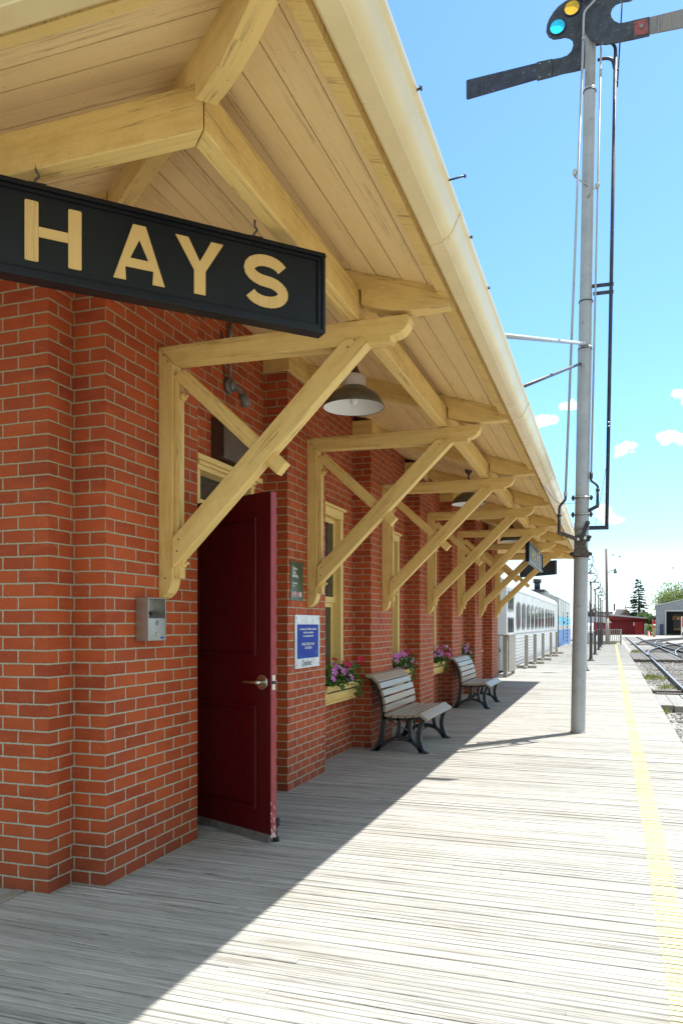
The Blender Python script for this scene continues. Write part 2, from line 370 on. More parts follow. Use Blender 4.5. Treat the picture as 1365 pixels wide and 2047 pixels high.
NICKEL = plain('satin_nickel', (.6, .57, .5), rough=.25, metal=1)
BLACKP = plain('black_gloss_paint', (.008, .010, .012), (.006, .007, .009), rough=.35, scale=6, spec=.25)
SIGNF = plain('black_sign_board', (.011, .014, .014), (.007, .009, .009), rough=.42, scale=3, bmp=.0006, spec=.22)
LETTER = wood('ochre_letter_paint', (.64, .43, .155), (.58, .38, .13), (.35, .22, .08), .3)
IRON = plain('dark_cast_iron', (.03, .034, .04), (.018, .02, .024), rough=.5, scale=15, bmp=.001)
RUSTY = plain('rusty_grey_iron', (.10, .085, .07), (.05, .04, .035), rough=.65, scale=30, bmp=.001, spot=(.22, .13, .07))
MASTM = plain('silver_grey_mast_paint', (.36, .375, .385), (.31, .325, .335), rough=.5, scale=4, metal=.15, spot=(.25, .255, .25), bmp=.0005)
SEMB = plain('faded_blue_black_paint', (.022, .030, .055), (.012, .016, .030), rough=.6, scale=7, spot=(.10, .12, .15))
SEMB2 = plain('worn_grey_black_iron', (.035, .043, .055), (.02, .025, .035), rough=.6, scale=9, spot=(.13, .15, .17))
OLDW = wood('bare_grey_wood', (.26, .25, .24), (.16, .15, .15), (.05, .04, .04), .7, (.25, .2, .12))
GREYW = wood('grey_fence_wood', (.33, .31, .27), (.26, .245, .215), (.1, .09, .075), .5, (.2, .18, .14))
SLAT = wood('grey_brown_slat', (.36, .29, .205), (.30, .24, .17), (.12, .1, .08), .2, rough=.35, bmp=.001)
SOIL = plain('dark_soil', (.03, .02, .012), rough=.95, scale=40)
WHITE = plain('white_enamel', (.72, .71, .68), (.66, .65, .61), rough=.35, scale=6)
OLIVE = plain('olive_enamel', (.13, .115, .075), (.10, .088, .06), rough=.35, scale=8)
BROWN = plain('brown_painted_metal', (.075, .045, .03), (.06, .036, .025), rough=.45, scale=6)
GREYP = plain('grey_weathered_metal', (.22, .21, .19), (.14, .13, .115), rough=.6, scale=20, metal=.3)
CARW = plain('white_coach_paint', (.47, .48, .485), (.41, .42, .43), rough=.4, scale=1.2)
GLASS = glass_dark('dark_window_glass'); GLASSC = glass_dark('coach_window_glass', (.11, .115, .12))
RUB = plain('black_rubber', (.012, .012, .012), rough=.7)
GRAV = gravel_mat('grey_ballast_ground', [(.16, .155, .145), (.36, .35, .33), (.5, .49, .46)], 15)
STONE = island('ballast_stone', (.16, .155, .15), (.52, .5, .47), .9)
RAILM = plain('rusty_steel_rail', (.09, .065, .05), (.06, .045, .038), rough=.5, metal=.4, scale=10)
RAILT = plain('polished_rail_head', (.42, .40, .38), (.34, .32, .3), rough=.35, metal=.9, scale=10)
SLEEP = wood('dark_sleeper_wood', (.13, .105, .08), (.085, .07, .055), (.03, .022, .018), .6, (.18, .16, .13))
CROSSW = wood('bleached_crossing_timber', (.30, .285, .25), (.22, .21, .185), (.07, .06, .05), .7, (.14, .12, .10))
YEL = None
def yellow_mat():
    m, N, L, B = newmat('pale_yellow_line_paint'); geo = N.new('ShaderNodeNewGeometry'); pos = geo.outputs['Position']
    c = mixc(N, L, geo.outputs['Random Per Island'], (.63, .55, .21), (.68, .60, .26))
    g1 = noise(N, L, mapping(N, L, pos, (2.5, 120, 1)), 1, 6, .7); c = mixc(N, L, rng(N, L, g1, .60, .76, 0, .5), c, (.44, .41, .28))
    L.new(c, B.inputs['Base Color']); B.inputs['Roughness'].default_value = .65; bump(N, L, g1, B, .002, .4); return m
YEL = yellow_mat()

# ------------------------------------------------------------------ ground, platform, line
g = MB(); n = 40
g.add([(-1500, -600, -.33), (1500, -600, -.33), (1500, 2500, -.33), (-1500, 2500, -.33)], [(0, 1, 2, 3)])
struct(obj('ground', g, GRAV))
def dk(Y): return .80 + .004 * Y
dm = MB(); ym = MB(); y = 0.3
while y < 59.5:
    w = .0375 + R.uniform(-.0012, .0012)
    far = y > 26
    gap = (.0026 if R.random() < .5 else R.uniform(.004, .009)) if not far else R.uniform(.003, .007)
    xr = dk(y) + R.uniform(-.008, .008); xl = -2.92 if y < 3.4 else -2.98
    cuts = [xl]
    if R.random() < .2: cuts.append(R.uniform(-2.3, .4))
    cuts.append(xr)
    for a, b in zip(cuts[:-1], cuts[1:]):
        z = R.gauss(0, .0014); tz = R.gauss(0, .0008); c = .003
        bx0, bx1 = a + (.0015 if a != xl else 0), b
        prof = [(0, -.09), (0, z - c), (c, z + tz * .5), (w - c, z - tz * .5), (w, z - c), (w, -.09)]
        if far: prof = [(0, -.09), (0, z), (w, z), (w, -.09)]
        sk = R.uniform(-.0012, .0012)
        dm.prism([(bx0, y + p[0], p[1]) for p in prof], (bx1 - bx0, sk, 0), (1, 0, 0))
        lx0 = .20 + .0042 * y + R.uniform(-.004, .004); lx1 = lx0 + .128 + R.uniform(-.006, .006)
        if bx0 < lx0 and bx1 > lx1:
            zz = z + .0016
            ym.add([(lx0, y + c + .001, zz + tz * .5), (lx1, y + c + .001, zz + tz * .5), (lx1, y + w - c - .001, zz - tz * .5), (lx0, y + w - c - .001, zz - tz * .5)], [(0, 1, 2, 3)])
    y += w + gap
struct(obj('platform_deck', dm, DECK, weld=False)); struct(obj('yellow_line', ym, YEL, weld=False))
s = MB(); s.box(-2.98, .78, .3, 59.4, -.30, -.14); s.box(.74, 1.03 - .2, .3, 59.4, -.3, -.095)
struct(obj('platform_base', s, SLEEP))
s = MB(); s.box(-2.98, -2.925, .3, 3.34, -.09, .012, (0, 1, 0)); struct(obj('platform_edge_board', s, GREYW))
s = MB(); s.box(-9.6, -2.985, .3, 3.34, -.3, .004); struct(obj('paved_path', s, plain('grey_paving_slab', (.34, .34, .34), (.27, .275, .28), rough=.8, scale=7, bmp=.001))).name = 'pavement'

# ------------------------------------------------------------------ station building
Y0, Y1 = 3.55, 19.23            # side wall between the corner returns
PX, RX = -2.57, -2.795          # pier face, recessed face
EX, EY0, EY1 = -.78, 1.82, 20.96   # eave lines
ZE, SL = 3.20, .32             # soffit height at the eave, slope
BRY = [4.07 + 2.44 * k for k in range(7)]
PIERS = [(Y0, 4.54)] + [(6.07 + 2.44 * k, 6.99 + 2.44 * k) for k in range(5)] + [(18.27, Y1)]
RECW = [7.75 + 2.44 * k for k in range(5)]
def zs(a): return ZE + SL * a
st = thing('station_building', 'red brick railway station with cream timber brackets and deep wooden eaves', 'station', (-4.5, 11.4, 0))
wb = MB()
for k, (a, b) in enumerate(PIERS): wb.box(-3.0, PX, a, b, 0, 3.575 if 0 < k < 6 else 3.60)
DO = (4.90, 5.86)
def slab(a, b, z0, z1): wb.box(-3.03, RX, a, b, z0, z1)
slab(Y0 + .1, DO[0], 0, 3.93); slab(*DO, 2.60, 3.93); seg = [DO[1]]
WZ0, WZ1 = .84, 2.66
prev = DO[1]
for c in RECW:
    slab(prev, c - .37, 0, 3.93); slab(c - .37, c + .37, 0, WZ0); slab(c - .37, c + .37, WZ1, 3.93); prev = c + .37
slab(prev, Y1 - .1, 0, 3.93)
wb.box(-9.5, -2.78, 3.35, 3.65, 0, 3.74)      # wall of the near end
wb.box(-9.5, -2.78, 19.13, 19.43, 0, 3.74); wb.box(-9.8, -9.5, 3.35, 19.43, 0, 3.74)
obj('wall', wb, BRICK, st)
fl = MB(); fl.box(-9.5, -3.03, 3.65, 19.13, -.05, .0); obj('floor', fl, SLEEP, st)
ce = MB(); ce.box(-9.5, -3.03, 3.65, 19.13, 3.3, 3.35); obj('ceiling', ce, CREAM, st)
# roof
rf = MB()
def zt(a): return 3.29 + SL * (a + .15)
o0 = -.15; XB = -9.5 - 2.0
ax = (EX - XB) / 2
def rp(a): return [(EX - a, EY0 + a, zt(a)), (EX - a, EY1 - a, zt(a)), (XB + a, EY1 - a, zt(a)), (XB + a, EY0 + a, zt(a))]
q0, q1 = rp(-.10), rp(ax - .02)
und = [(x, y, z - .05) for x, y, z in q0]; und2 = [(x, y, z - .05) for x, y, z in q1]
rf.add(q0 + q1, [(0, 1, 5, 4), (1, 2, 6, 5), (2, 3, 7, 6), (3, 0, 4, 7), (4, 5, 6, 7)])
rf.add(und + und2, [(0, 4, 5, 1), (1, 5, 6, 2), (2, 6, 7, 3), (3, 7, 4, 0), (4, 7, 6, 5)])
rf.add(q0 + und, [(0, 4, 5, 1), (1, 5, 6, 2), (2, 6, 7, 3), (3, 7, 4, 0)])
roof = obj('roof', rf, plain('dark_roof_shingle', (.10, .095, .09), (.07, .068, .065), rough=.9, scale=12, bmp=.01), st, weld=False)
# soffit planks on the three visible sides
sf = MB(); a = -.005; bw = .142
while a < 2.25:
    b = a + bw - .006; j = R.uniform(-.0015, .0015); th = V((0, 0, .022))
    # side boards, with a butt joint or two
    ya, yb, yc, yd = EY0 + a, EY1 - a, EY0 + b, EY1 - b
    js = sorted([R.uniform(6, 12), R.uniform(12.5, 18)])
    ends = [(ya, yc)] + [(q, q) for q in js] + [(yb, yd)]
    for (p0, p0b), (p1, p1b) in zip(ends[:-1], ends[1:]):
        jj = j + R.uniform(-.0015, .0015)
        sf.prism([(EX - a, p0 + .002, zs(a) + jj), (EX - a, p1 - .001, zs(a) + jj), (EX - b, p1b - .001, zs(b) + jj), (EX - b, p0b + .002, zs(b) + jj)], th, (0, 1, 0))
    sf.prism([(EX - a, EY0 + a, zs(a) + j), (EX - b, EY0 + b, zs(b) + j), (-9, EY0 + b, zs(b) + j), (-9, EY0 + a, zs(a) + j)], th, (1, 0, 0))
    sf.prism([(EX - a, EY1 - a, zs(a) + j), (EX - b, EY1 - b, zs(b) + j), (-9, EY1 - b, zs(b) + j), (-9, EY1 - a, zs(a) + j)], th, (1, 0, 0))
    a += bw
obj('soffit', sf, SOFF, st)
# dark backing above the planks so the joints read as gaps
bk = MB(); c0 = rp(-.03); c1 = rp(2.3)
bk.add([(x, y, zs(-.03) + .03) for x, y, z in c0] + [(x, y, zs(2.3) + .03) for x, y, z in c1], [(0, 1, 5, 4), (3, 0, 4, 7), (1, 2, 6, 5)])
obj('roof_boarding', bk, SLEEP, st, weld=False)
# eave trim strip, fascia and gutter (mitred sweeps round the three sides)
def sweep(mb, prof, smooth=False, closed=False):
    n = len(prof); vs = []
    for (px_, py_, sx, sy) in ((-9.2, EY0, 0, -1), (EX, EY0, 1, -1), (EX, EY1, 1, 1), (-9.2, EY1, 0, 1)):
        vs += [(px_ + sx * o, py_ + sy * o, z) for o, z in prof]
    fs = []
    for s_ in range(3):
        for k in range(n if closed else n - 1): fs.append((s_ * n + k, s_ * n + (k + 1) % n, (s_ + 1) * n + (k + 1) % n, (s_ + 1) * n + k))
    mb.add(vs, fs, None, 0, smooth)
tr = MB(); sweep(tr, [(-.075, 3.20), (-.075, 3.172), (-.016, 3.155), (-.016, 3.25)], closed=True); obj('eave_trim', tr, CREAM, st)
gu = MB()
prof = [(.006, 3.165), (.012, 3.138), (.02, 3.135), (.080, 3.148), (.081, 3.156), (.102, 3.169), (.122, 3.196), (.137, 3.228), (.147, 3.252), (.154, 3.258), (.157, 3.264), (.157, 3.276), (.148, 3.276)]
sweep(gu, prof + [(.140, 3.26), (.10, 3.21), (.06, 3.17), (.012, 3.17)], closed=True)
gut = obj('gutter', gu, GUTM, st)
for p in gut.data.polygons: p.use_smooth = True
try: gut.data.set_sharp_from_angle(angle=.5)
except Exception: pass
for yy in (3.45, 6.6, 9.7, 12.8, 15.9, 19.0):
    k = MB(); k.prism([(EX + o_ + (.0025 if o_ > .01 else 0), yy, z_ - .002) for o_, z_ in prof[1:]] + [(EX + .10, yy, 3.21)], (0, .035, 0)); obj('gutter_joint', k, GUTM, gut)
for (yy, ln) in ((2.61, .018), (3.18, .07), (3.69, .012), (4.28, .010)):
    k = MB(); k.cyl((EX + .15, yy, 3.262), (EX + .15 + ln, yy, 3.268), .004, n=8); k.cyl((EX + .15 + ln, yy, 3.268), (EX + .156 + ln, yy, 3.268), .009, n=8)
    obj('gutter_spike', k, IRON, gut)
# purlins
PXC = -1.3375; PYC = 2.38; PYF = EY1 - (PYC - EY0); ZP = 3.105; PH = .165; PW = .078
def mitre(mb, x0, x1, y0, y1): mb.prism([(x0[0], x0[1], ZP), (x1[0], x1[1], ZP), (y1[0], y1[1], ZP), (y0[0], y0[1], ZP)], (0, 0, PH), (V((y0[0], y0[1], 0)) - V((x0[0], x0[1], 0))))
h_ = PW / 2; gp = .0025
p = MB(); joints = [PYC, 7.9, 13.1, PYF]
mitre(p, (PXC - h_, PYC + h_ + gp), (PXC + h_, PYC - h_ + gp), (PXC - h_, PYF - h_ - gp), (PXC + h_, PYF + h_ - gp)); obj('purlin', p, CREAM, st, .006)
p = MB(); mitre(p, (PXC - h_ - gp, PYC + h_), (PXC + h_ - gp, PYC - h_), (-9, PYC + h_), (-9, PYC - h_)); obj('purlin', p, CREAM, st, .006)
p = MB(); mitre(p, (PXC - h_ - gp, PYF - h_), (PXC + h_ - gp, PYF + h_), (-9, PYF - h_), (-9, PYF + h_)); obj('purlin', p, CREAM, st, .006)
# rafters with shaped tails
def rafter_poly(d, L_in):
    """section along the run: list of (a, z), a = distance in from eave (times d for the hip)"""
    top = [(-.0 + .02, zs(.02) - .001), (L_in, zs(L_in) - .001)]
    bot = [(L_in, zs(L_in) - .14), (.66, zs(.66) - .14), (.66, ZP + PH + .001), (.505, ZP + PH + .001), (.505, zs(.5) - .175), (.42, zs(.42) - .182), (.32, zs(.32) - .176), (.22, zs(.22) - .155), (.12, zs(.12) - .122), (.02, zs(.02) - .088)]
    return top + bot
for k, by in enumerate(BRY):
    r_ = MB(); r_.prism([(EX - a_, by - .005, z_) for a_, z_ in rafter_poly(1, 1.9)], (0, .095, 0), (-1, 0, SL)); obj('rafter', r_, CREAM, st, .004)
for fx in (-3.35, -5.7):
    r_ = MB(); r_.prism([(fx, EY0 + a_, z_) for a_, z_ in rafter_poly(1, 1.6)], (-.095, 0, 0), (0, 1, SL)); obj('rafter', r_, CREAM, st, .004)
for sy, ey in ((1, EY0), (-1, EY1)):
    r_ = MB(); q = V((.7071, .7071 * sy, 0)) * .036
    for rng_ in (0,):
        pts = [V((EX - a_, ey + sy * a_, z_)) - q for a_, z_ in rafter_poly(1, 2.0)]
        r_.prism(pts, q * 2, (-1, sy, SL))
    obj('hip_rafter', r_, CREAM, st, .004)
# blocks on top of the piers
for (a, b) in PIERS[1:6]:
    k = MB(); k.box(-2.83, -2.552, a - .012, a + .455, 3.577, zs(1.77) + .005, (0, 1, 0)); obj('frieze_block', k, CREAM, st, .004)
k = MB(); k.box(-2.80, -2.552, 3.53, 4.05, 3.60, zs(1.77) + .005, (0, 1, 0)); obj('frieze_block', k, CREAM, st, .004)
# brackets
def bracket(by):
    t = .10
    pp = MB()
    fp = [(-2.57, 3.098), (-2.472, 2.99), (-2.472, 1.75), (-2.474, 1.70), (-2.484, 1.652), (-2.505, 1.612), (-2.535, 1.585), (-2.57, 1.575)]
    pp.prism([(x, by, z) for x, z in fp], (0, t, 0), (0, 0, 1))
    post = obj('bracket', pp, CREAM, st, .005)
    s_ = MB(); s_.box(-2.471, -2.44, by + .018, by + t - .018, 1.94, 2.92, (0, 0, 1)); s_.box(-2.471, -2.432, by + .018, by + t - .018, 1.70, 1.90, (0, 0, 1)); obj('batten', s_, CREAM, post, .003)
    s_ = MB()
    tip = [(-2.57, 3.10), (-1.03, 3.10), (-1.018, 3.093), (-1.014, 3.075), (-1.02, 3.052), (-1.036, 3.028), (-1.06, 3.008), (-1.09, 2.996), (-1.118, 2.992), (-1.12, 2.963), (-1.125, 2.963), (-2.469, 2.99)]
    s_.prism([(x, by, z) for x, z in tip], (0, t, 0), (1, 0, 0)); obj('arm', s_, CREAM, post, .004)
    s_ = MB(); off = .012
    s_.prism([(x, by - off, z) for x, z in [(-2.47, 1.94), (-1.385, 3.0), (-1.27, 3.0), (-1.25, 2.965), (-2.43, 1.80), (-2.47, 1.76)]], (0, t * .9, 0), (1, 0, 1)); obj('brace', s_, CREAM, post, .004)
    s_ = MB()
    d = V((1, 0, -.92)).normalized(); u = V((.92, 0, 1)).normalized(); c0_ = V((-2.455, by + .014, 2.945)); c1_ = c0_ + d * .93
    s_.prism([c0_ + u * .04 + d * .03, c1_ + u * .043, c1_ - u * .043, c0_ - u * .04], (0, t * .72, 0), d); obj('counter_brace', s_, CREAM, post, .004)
    for zb in (2.80, 1.79):
        s_ = MB(); s_.cyl((-2.44, by + .05, zb), (-2.415, by + .05, zb), .024, n=12); s_.cyl((-2.418, by + .05, zb), (-2.395, by + .05, zb), .010, n=8); obj('bolt', s_, CREAM, post)
    if by < 10:
        for nx, nz in ((-2.535, 3.045), (-2.505, 3.005), (-2.525, 1.70), (-1.32, 2.99), (-1.36, 2.955), (-2.435, 1.86), (-2.425, 1.93)):
            s_ = MB(); yn = by - (.012 if nx > -2.45 else 0); s_.cyl((nx, yn - .0015, nz), (nx, yn + .002, nz), .0055, n=8); obj('nail', s_, RUSTY, post)
    return post
for by in BRY: bracket(by)
def lit_edge_mat():
    m, N, L, B = newmat('chipped_lit_red_edge'); geo = N.new('ShaderNodeNewGeometry'); pos = geo.outputs['Position']
    c = mixc(N, L, rng(N, L, noise(N, L, pos, 9, 5), .4, .65), (.25, .020, .026), (.30, .035, .04))  # brighter than the leaf: skylight on the edge painted in; pale chips are wear
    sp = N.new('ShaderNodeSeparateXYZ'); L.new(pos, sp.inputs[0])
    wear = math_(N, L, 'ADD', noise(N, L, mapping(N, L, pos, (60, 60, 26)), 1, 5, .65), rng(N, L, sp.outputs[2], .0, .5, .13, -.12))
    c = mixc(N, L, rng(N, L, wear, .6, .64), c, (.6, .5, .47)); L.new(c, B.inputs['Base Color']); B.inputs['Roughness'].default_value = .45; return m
# door frame, transom, door leaf
df = MB(); df.box(-2.95, RX + .012, DO[0], DO[0] + .06, 0, 2.54); df.box(-2.95, RX + .012, DO[1] - .06, DO[1], 0, 2.54); df.box(-2.95, RX + .012, DO[0] + .061, DO[1] - .061, 2.27, 2.33, (0, 1, 0))
for k_, (o_, z0_, z1_) in enumerate(((.02, 2.541, 2.575), (.035, 2.576, 2.60), (.06, 2.601, 2.64))): df.box(-2.95 if k_ < 2 else RX - .003, RX + o_, DO[0] + (.002 if k_ < 2 else -.06), DO[1] - (.002 if k_ < 2 else -.06), z0_, z1_, (0, 1, 0))
dfr = obj('door_frame', df, CASING, st, .004)
tg = MB(); tg.box(-2.90, -2.89, DO[0] + .062, DO[1] - .062, 2.331, 2.539); obj('transom_pane', tg, GLASS, dfr)
th = MB(); th.box(-3.0, -2.70, DO[0] - .02, DO[1] + .02, .001, .018, (0, 1, 0)); obj('threshold', th, GREYP, dfr)
free = V((-2.06, 4.58, 0)); dv = V((-.917, .399, 0)).normalized(); nv = V((-dv.y, dv.x, 0)); nv = nv if nv.y < 0 else -nv   # nv: towards camera
LW = .91; tk = .05
def leaf_pts(u0, u1, n0, n1, z): return [free + dv * u + nv * n_ + V((0, 0, z)) for u, n_ in ((u0, n0), (u1, n0), (u1, n1), (u0, n1))]
def lbox(mb, u0, u1, n0, n1, z0, z1, g=(0, 0, 1)): mb.prism(leaf_pts(u0, u1, n0, n1, z0), (0, 0, z1 - z0), g)
dl = MB(); lbox(dl, 0, LW, -tk, 0, .035, 2.285); door = obj('door', dl, DOORR, st, .003)
for (z0, z1) in ((1.21, 2.13), (.21, .885)):
    for s_ in (1, -1):
        k = MB(); n0, n1 = (0, .016) if s_ > 0 else (-tk - .016, -tk)
        for ins, w_, nn in ((0, .018, 1.), (.026, .009, .7)):
            a0, a1 = .13 + ins, LW - .13 - ins; b0, b1 = z0 + ins, z1 - ins; m0, m1 = (n0, n0 + (n1 - n0) * nn) if s_ > 0 else (n1 - (n1 - n0) * nn, n1)
            lbox(k, a0, a0 + w_, m0, m1, b0, b1); lbox(k, a1 - w_, a1, m0, m1, b0, b1)
            lbox(k, a0 + w_, a1 - w_, m0, m1, b0, b0 + w_, dv); lbox(k, a0 + w_, a1 - w_, m0, m1, b1 - w_, b1, dv)
        obj('panel_moulding', k, DOORR, door, .004)
k = MB(); k.prism([free - dv * .0003 + nv * n_ + V((0, 0, .04)) for n_ in (-tk + .002, -.002)] + [free - dv * .0003 + nv * n_ + V((0, 0, 2.28)) for n_ in (-.002, -tk + .002)], -dv * .002); obj('edge_face', k, lit_edge_mat(), door)
k = MB(); lbox(k, .004, LW, .001, .010, .012, .062, dv); obj('door_sweep', k, GREYP, door)
hz = 1.045
k = MB(); hc = free + dv * .075 + V((0, 0, hz)); k.cyl(hc, hc + nv * .012, .052, .048, n=28); k.cyl(hc + nv * .012, hc + nv * .06, .014, n=16)
k.tube(smooth_path([hc + nv * .055 - dv * .006, hc + nv * .062 + dv * .02, hc + nv * .06 + dv * .06, hc + nv * .056 + dv * .125]), .0115, 12); obj('lever_handle', k, NICKEL, door)
k = MB(); hb = hc - nv * tk; k.cyl(hb, hb - nv * .012, .05, n=24); k.cyl(hb - nv * .012, hb - nv * .055, .02, n=16); obj('door_knob', k, NICKEL, door)
k = MB(); k.prism([free - dv * .0005 + nv * n_ + V((0, 0, z)) for n_, z in ((-.038, hz - .048), (-.012, hz - .048), (-.012, hz + .048), (-.038, hz + .048))], -dv * .003); lp = obj('latch_plate', k, NICKEL, door)
k = MB(); k.cyl(free - dv * .0035 + nv * -.025 + V((0, 0, hz)), free - dv * .013 + nv * -.025 + V((0, 0, hz)), .011, n=12); obj('latch_bolt', k, IRON, lp)
k = MB(); c_ = free + dv * .03 + nv * -.075; k.cyl(c_ + V((0, 0, .003)), c_ + V((0, 0, .03)), .022, .018, n=16); k.cyl(c_ + V((0, 0, .03)), c_ + V((0, 0, .11)), .008, n=10); k.box(c_.x - .018, c_.x + .018, c_.y - .012, c_.y + .024, .10, .15); obj('door_stop', k, RUB, door)
# windows
def window(c):
    a, b = c - .37, c + .37; f = MB(); x0 = -2.92; x1 = RX + .02
    f.box(x0, x1, a, a + .075, WZ0, WZ1 - .09); f.box(x0, x1, b - .075, b, WZ0, WZ1 - .09); f.box(x0, x1 + .006, a, b, WZ1 - .089, WZ1, (0, 1, 0)); f.box(x0, x1 + .035, a - .02, b + .02, WZ1 + .001, WZ1 + .03, (0, 1, 0))
    fr = obj('window', f, CASING, st, .004)
    k = MB(); k.box(-3.0, x1 + .05, a - .04, b + .04, WZ0 - .045, WZ0 - .002, (0, 1, 0)); obj('sill', k, CASING, fr, .004)
    zm = 1.66
    for z0, z1, xo in ((WZ0 + .002, zm, -2.90), (zm + .001, WZ1 - .091, -2.872)):
        k = MB(); k.box(xo, xo + .03, a + .076, a + .12, z0, z1); k.box(xo, xo + .03, b - .12, b - .076, z0, z1); k.box(xo, xo + .032, a + .121, b - .121, z0, z0 + .06, (0, 1, 0)); k.box(xo, xo + .032, a + .121, b - .121, z1 - .05, z1, (0, 1, 0))
        sa = obj('sash', k, CASING, fr, .003)
        k = MB(); k.box(xo + .012, xo + .017, a + .12, b - .12, z0 + .059, z1 - .049); obj('pane', k, GLASS, fr)
for c in RECW: window(c)
k = MB(); k.cyl((-2.74, 17.6, .05), (-2.74, 17.6, 3.66), .035, n=12); obj('downpipe', k, IRON, st)

# ------------------------------------------------------------------ things on the wall
# ashtray box
X0, X1 = PX + .003, -2.482; a, b = 3.825, 4.012; zb, zt_ = 1.327, 1.575; zm = 1.455
t = thing('wall_ashtray', 'small steel cigarette bin on the brick pier below the nearest bracket', 'ashtray', (PX, 3.92, zb))
k = MB(); q = .004
k.box(X0, X1, a, a + q, zb, zt_, (0, 0, 1)); k.box(X0, X1, b - q, b, zb, zt_, (0, 0, 1)); k.box(X0, X1, a + q, b - q, zt_ - q, zt_, (0, 1, 0)); k.box(X0, X1 - .005, a + q, b - q, zb, zb + q, (0, 1, 0)); k.box(X0, X0 + q, a + q, b - q, zb + q, zt_ - q)
obj('casing', k, STEEL, t, .001)
k = MB(); k.prism([(X0 + q, a + q, zm + .045), (X1 - .008, a + q, zm), (X1 - .008, b - q, zm), (X0 + q, b - q, zm + .045)], (0, 0, .003)); sh = obj('slotted_shelf', k, STEEL, t)
for yy in (3.875, 3.905): k = MB(); k.prism([(X0 + .03, yy, zm + .037), (X0 + .055, yy, zm + .023), (X0 + .055, yy + .016, zm + .023), (X0 + .03, yy + .016, zm + .037)], (0, 0, .004)); obj('slot', k, RUB, sh)
k = MB(); k.box(X1 - .010, X1 - .003, a + q + .002, b - q - .002, zb + .002, zm); fd = obj('front_panel', k, STEEL, t, .001)
k = MB(); k.tube([(X1 - .002, 3.92 + .011 * math.cos(w * .5236), 1.432 + .013 * math.sin(w * .5236)) for w in range(13)], .0014, 6); k.beam((X1 - .002, 3.913, 1.43), (X1 - .002, 3.927, 1.43), .002, .002); obj('smoking_mark', k, IRON, fd)
k = MB(); k.cyl((X1 - .003, 3.92, 1.362), (X1 + .002, 3.92, 1.362), .013, n=16); k.cyl((X1 + .002, 3.92, 1.362), (X1 + .005, 3.92, 1.362), .008, n=12); obj('lock', k, NICKEL, fd)
k = MB(); k.prism([(X1 - .0028, 3.975 + .019 * math.cos(w * .5236), 1.344 + .006 * math.sin(w * .5236)) for w in range(12)], (.001, 0, 0)); obj('blue_sticker', k, plain('blue_sticker_ink', (.01, .04, .4), rough=.4), fd)

def text_mesh(body, size, align='LEFT'):
    cu = bpy.data.curves.new('t', 'FONT'); cu.body = body; cu.size = size; cu.align_x = align; cu.resolution_u = 3; cu.extrude = 0
    o = bpy.data.objects.new('t', cu); COL.objects.link(o); dg = bpy.context.evaluated_depsgraph_get(); me = bpy.data.meshes.new_from_object(o.evaluated_get(dg))
    r = ([v.co.copy() for v in me.vertices], [tuple(p.vertices) for p in me.polygons]); bpy.data.objects.remove(o); bpy.data.meshes.remove(me); return r
def text_on_x(mb, body, size, X, yc, z, align='LEFT', bold=0):
    vs, fs = text_mesh(body, size, align)
    for db in ([0] if not bold else [-bold, 0, bold]):
        mb.add([(X, yc + p.x + db, z + p.y) for p in vs], fs)
        X += .00015
INKW = plain('white_print', (.75, .76, .74), rough=.5); INKD = plain('dark_print', (.05, .05, .07), rough=.5)
# green building sign
PF = PX + .002
t = thing('building_plaque', 'narrow dark green plate with white words and round symbols above the blue notice', 'sign', (PX, 6.255, 1.61))
k = MB(); k.box(PF, PF + .006, 6.115, 6.395, 1.63, 1.968); obj('panel', k, plain('green_plate', (.045, .082, .042), (.038, .07, .037), rough=.35), t, .002)
k = MB(); xx = PF + .0066
for w, z in (('Édifice', 1.893), ('Hays', 1.862), ('Building', 1.831)): text_on_x(k, w, .040, xx, 6.15, z, bold=.0012)
text_on_x(k, 'Exposition', .027, xx, 6.15, 1.772, bold=.0008); text_on_x(k, 'Exhibit', .024, xx, 6.15, 1.748)
obj('lettering', k, INKW, t, weld=False)
for i, (yy, cc) in enumerate(((6.165, 0), (6.222, 0), (6.279, 1), (6.336, 2))):
    k = MB(); k.cyl((xx - .0006, yy, 1.685), (xx, yy, 1.685), .024, n=20)
    ci = obj('symbol_disc', k, [INKW, plain('red_disc', (.55, .03, .04)), INKW][cc], t)
    k = MB(); c_ = V((xx + .0006, yy, 1.685)); RED = (0, 1)
    if i < 2: k.tube([c_ + V((0, .019 * math.cos(w * .5236), .019 * math.sin(w * .5236))) for w in range(13)], .0022, 5); k.beam(c_ + V((0, -.012, .012)), c_ + V((0, .012, -.012)), .003, .001); k.beam(c_ + V((0, -.012, -.004)), c_ + V((0, .011, -.004)), .006, .001)
    elif i == 2: k.beam(c_ + V((0, 0, -.016)), c_ + V((0, 0, .006)), .009, .001, (1, 0, 0)); k.beam(c_ + V((0, .0, .009)), c_ + V((0, 0, .017)), .008, .001, (1, 0, 0))
    else: k.beam(c_ + V((0, -.008, -.012)), c_ + V((0, -.008, .013)), .005, .001, (1, 0, 0)); k.beam(c_ + V((0, .006, -.012)), c_ + V((0, .006, .013)), .004, .001, (1, 0, 0))
    obj('symbol', k, [plain('red_print', (.5, .02, .03)), INKW, plain('green_print', (.02, .3, .12))][0 if i < 2 else i - 1], ci, weld=False)
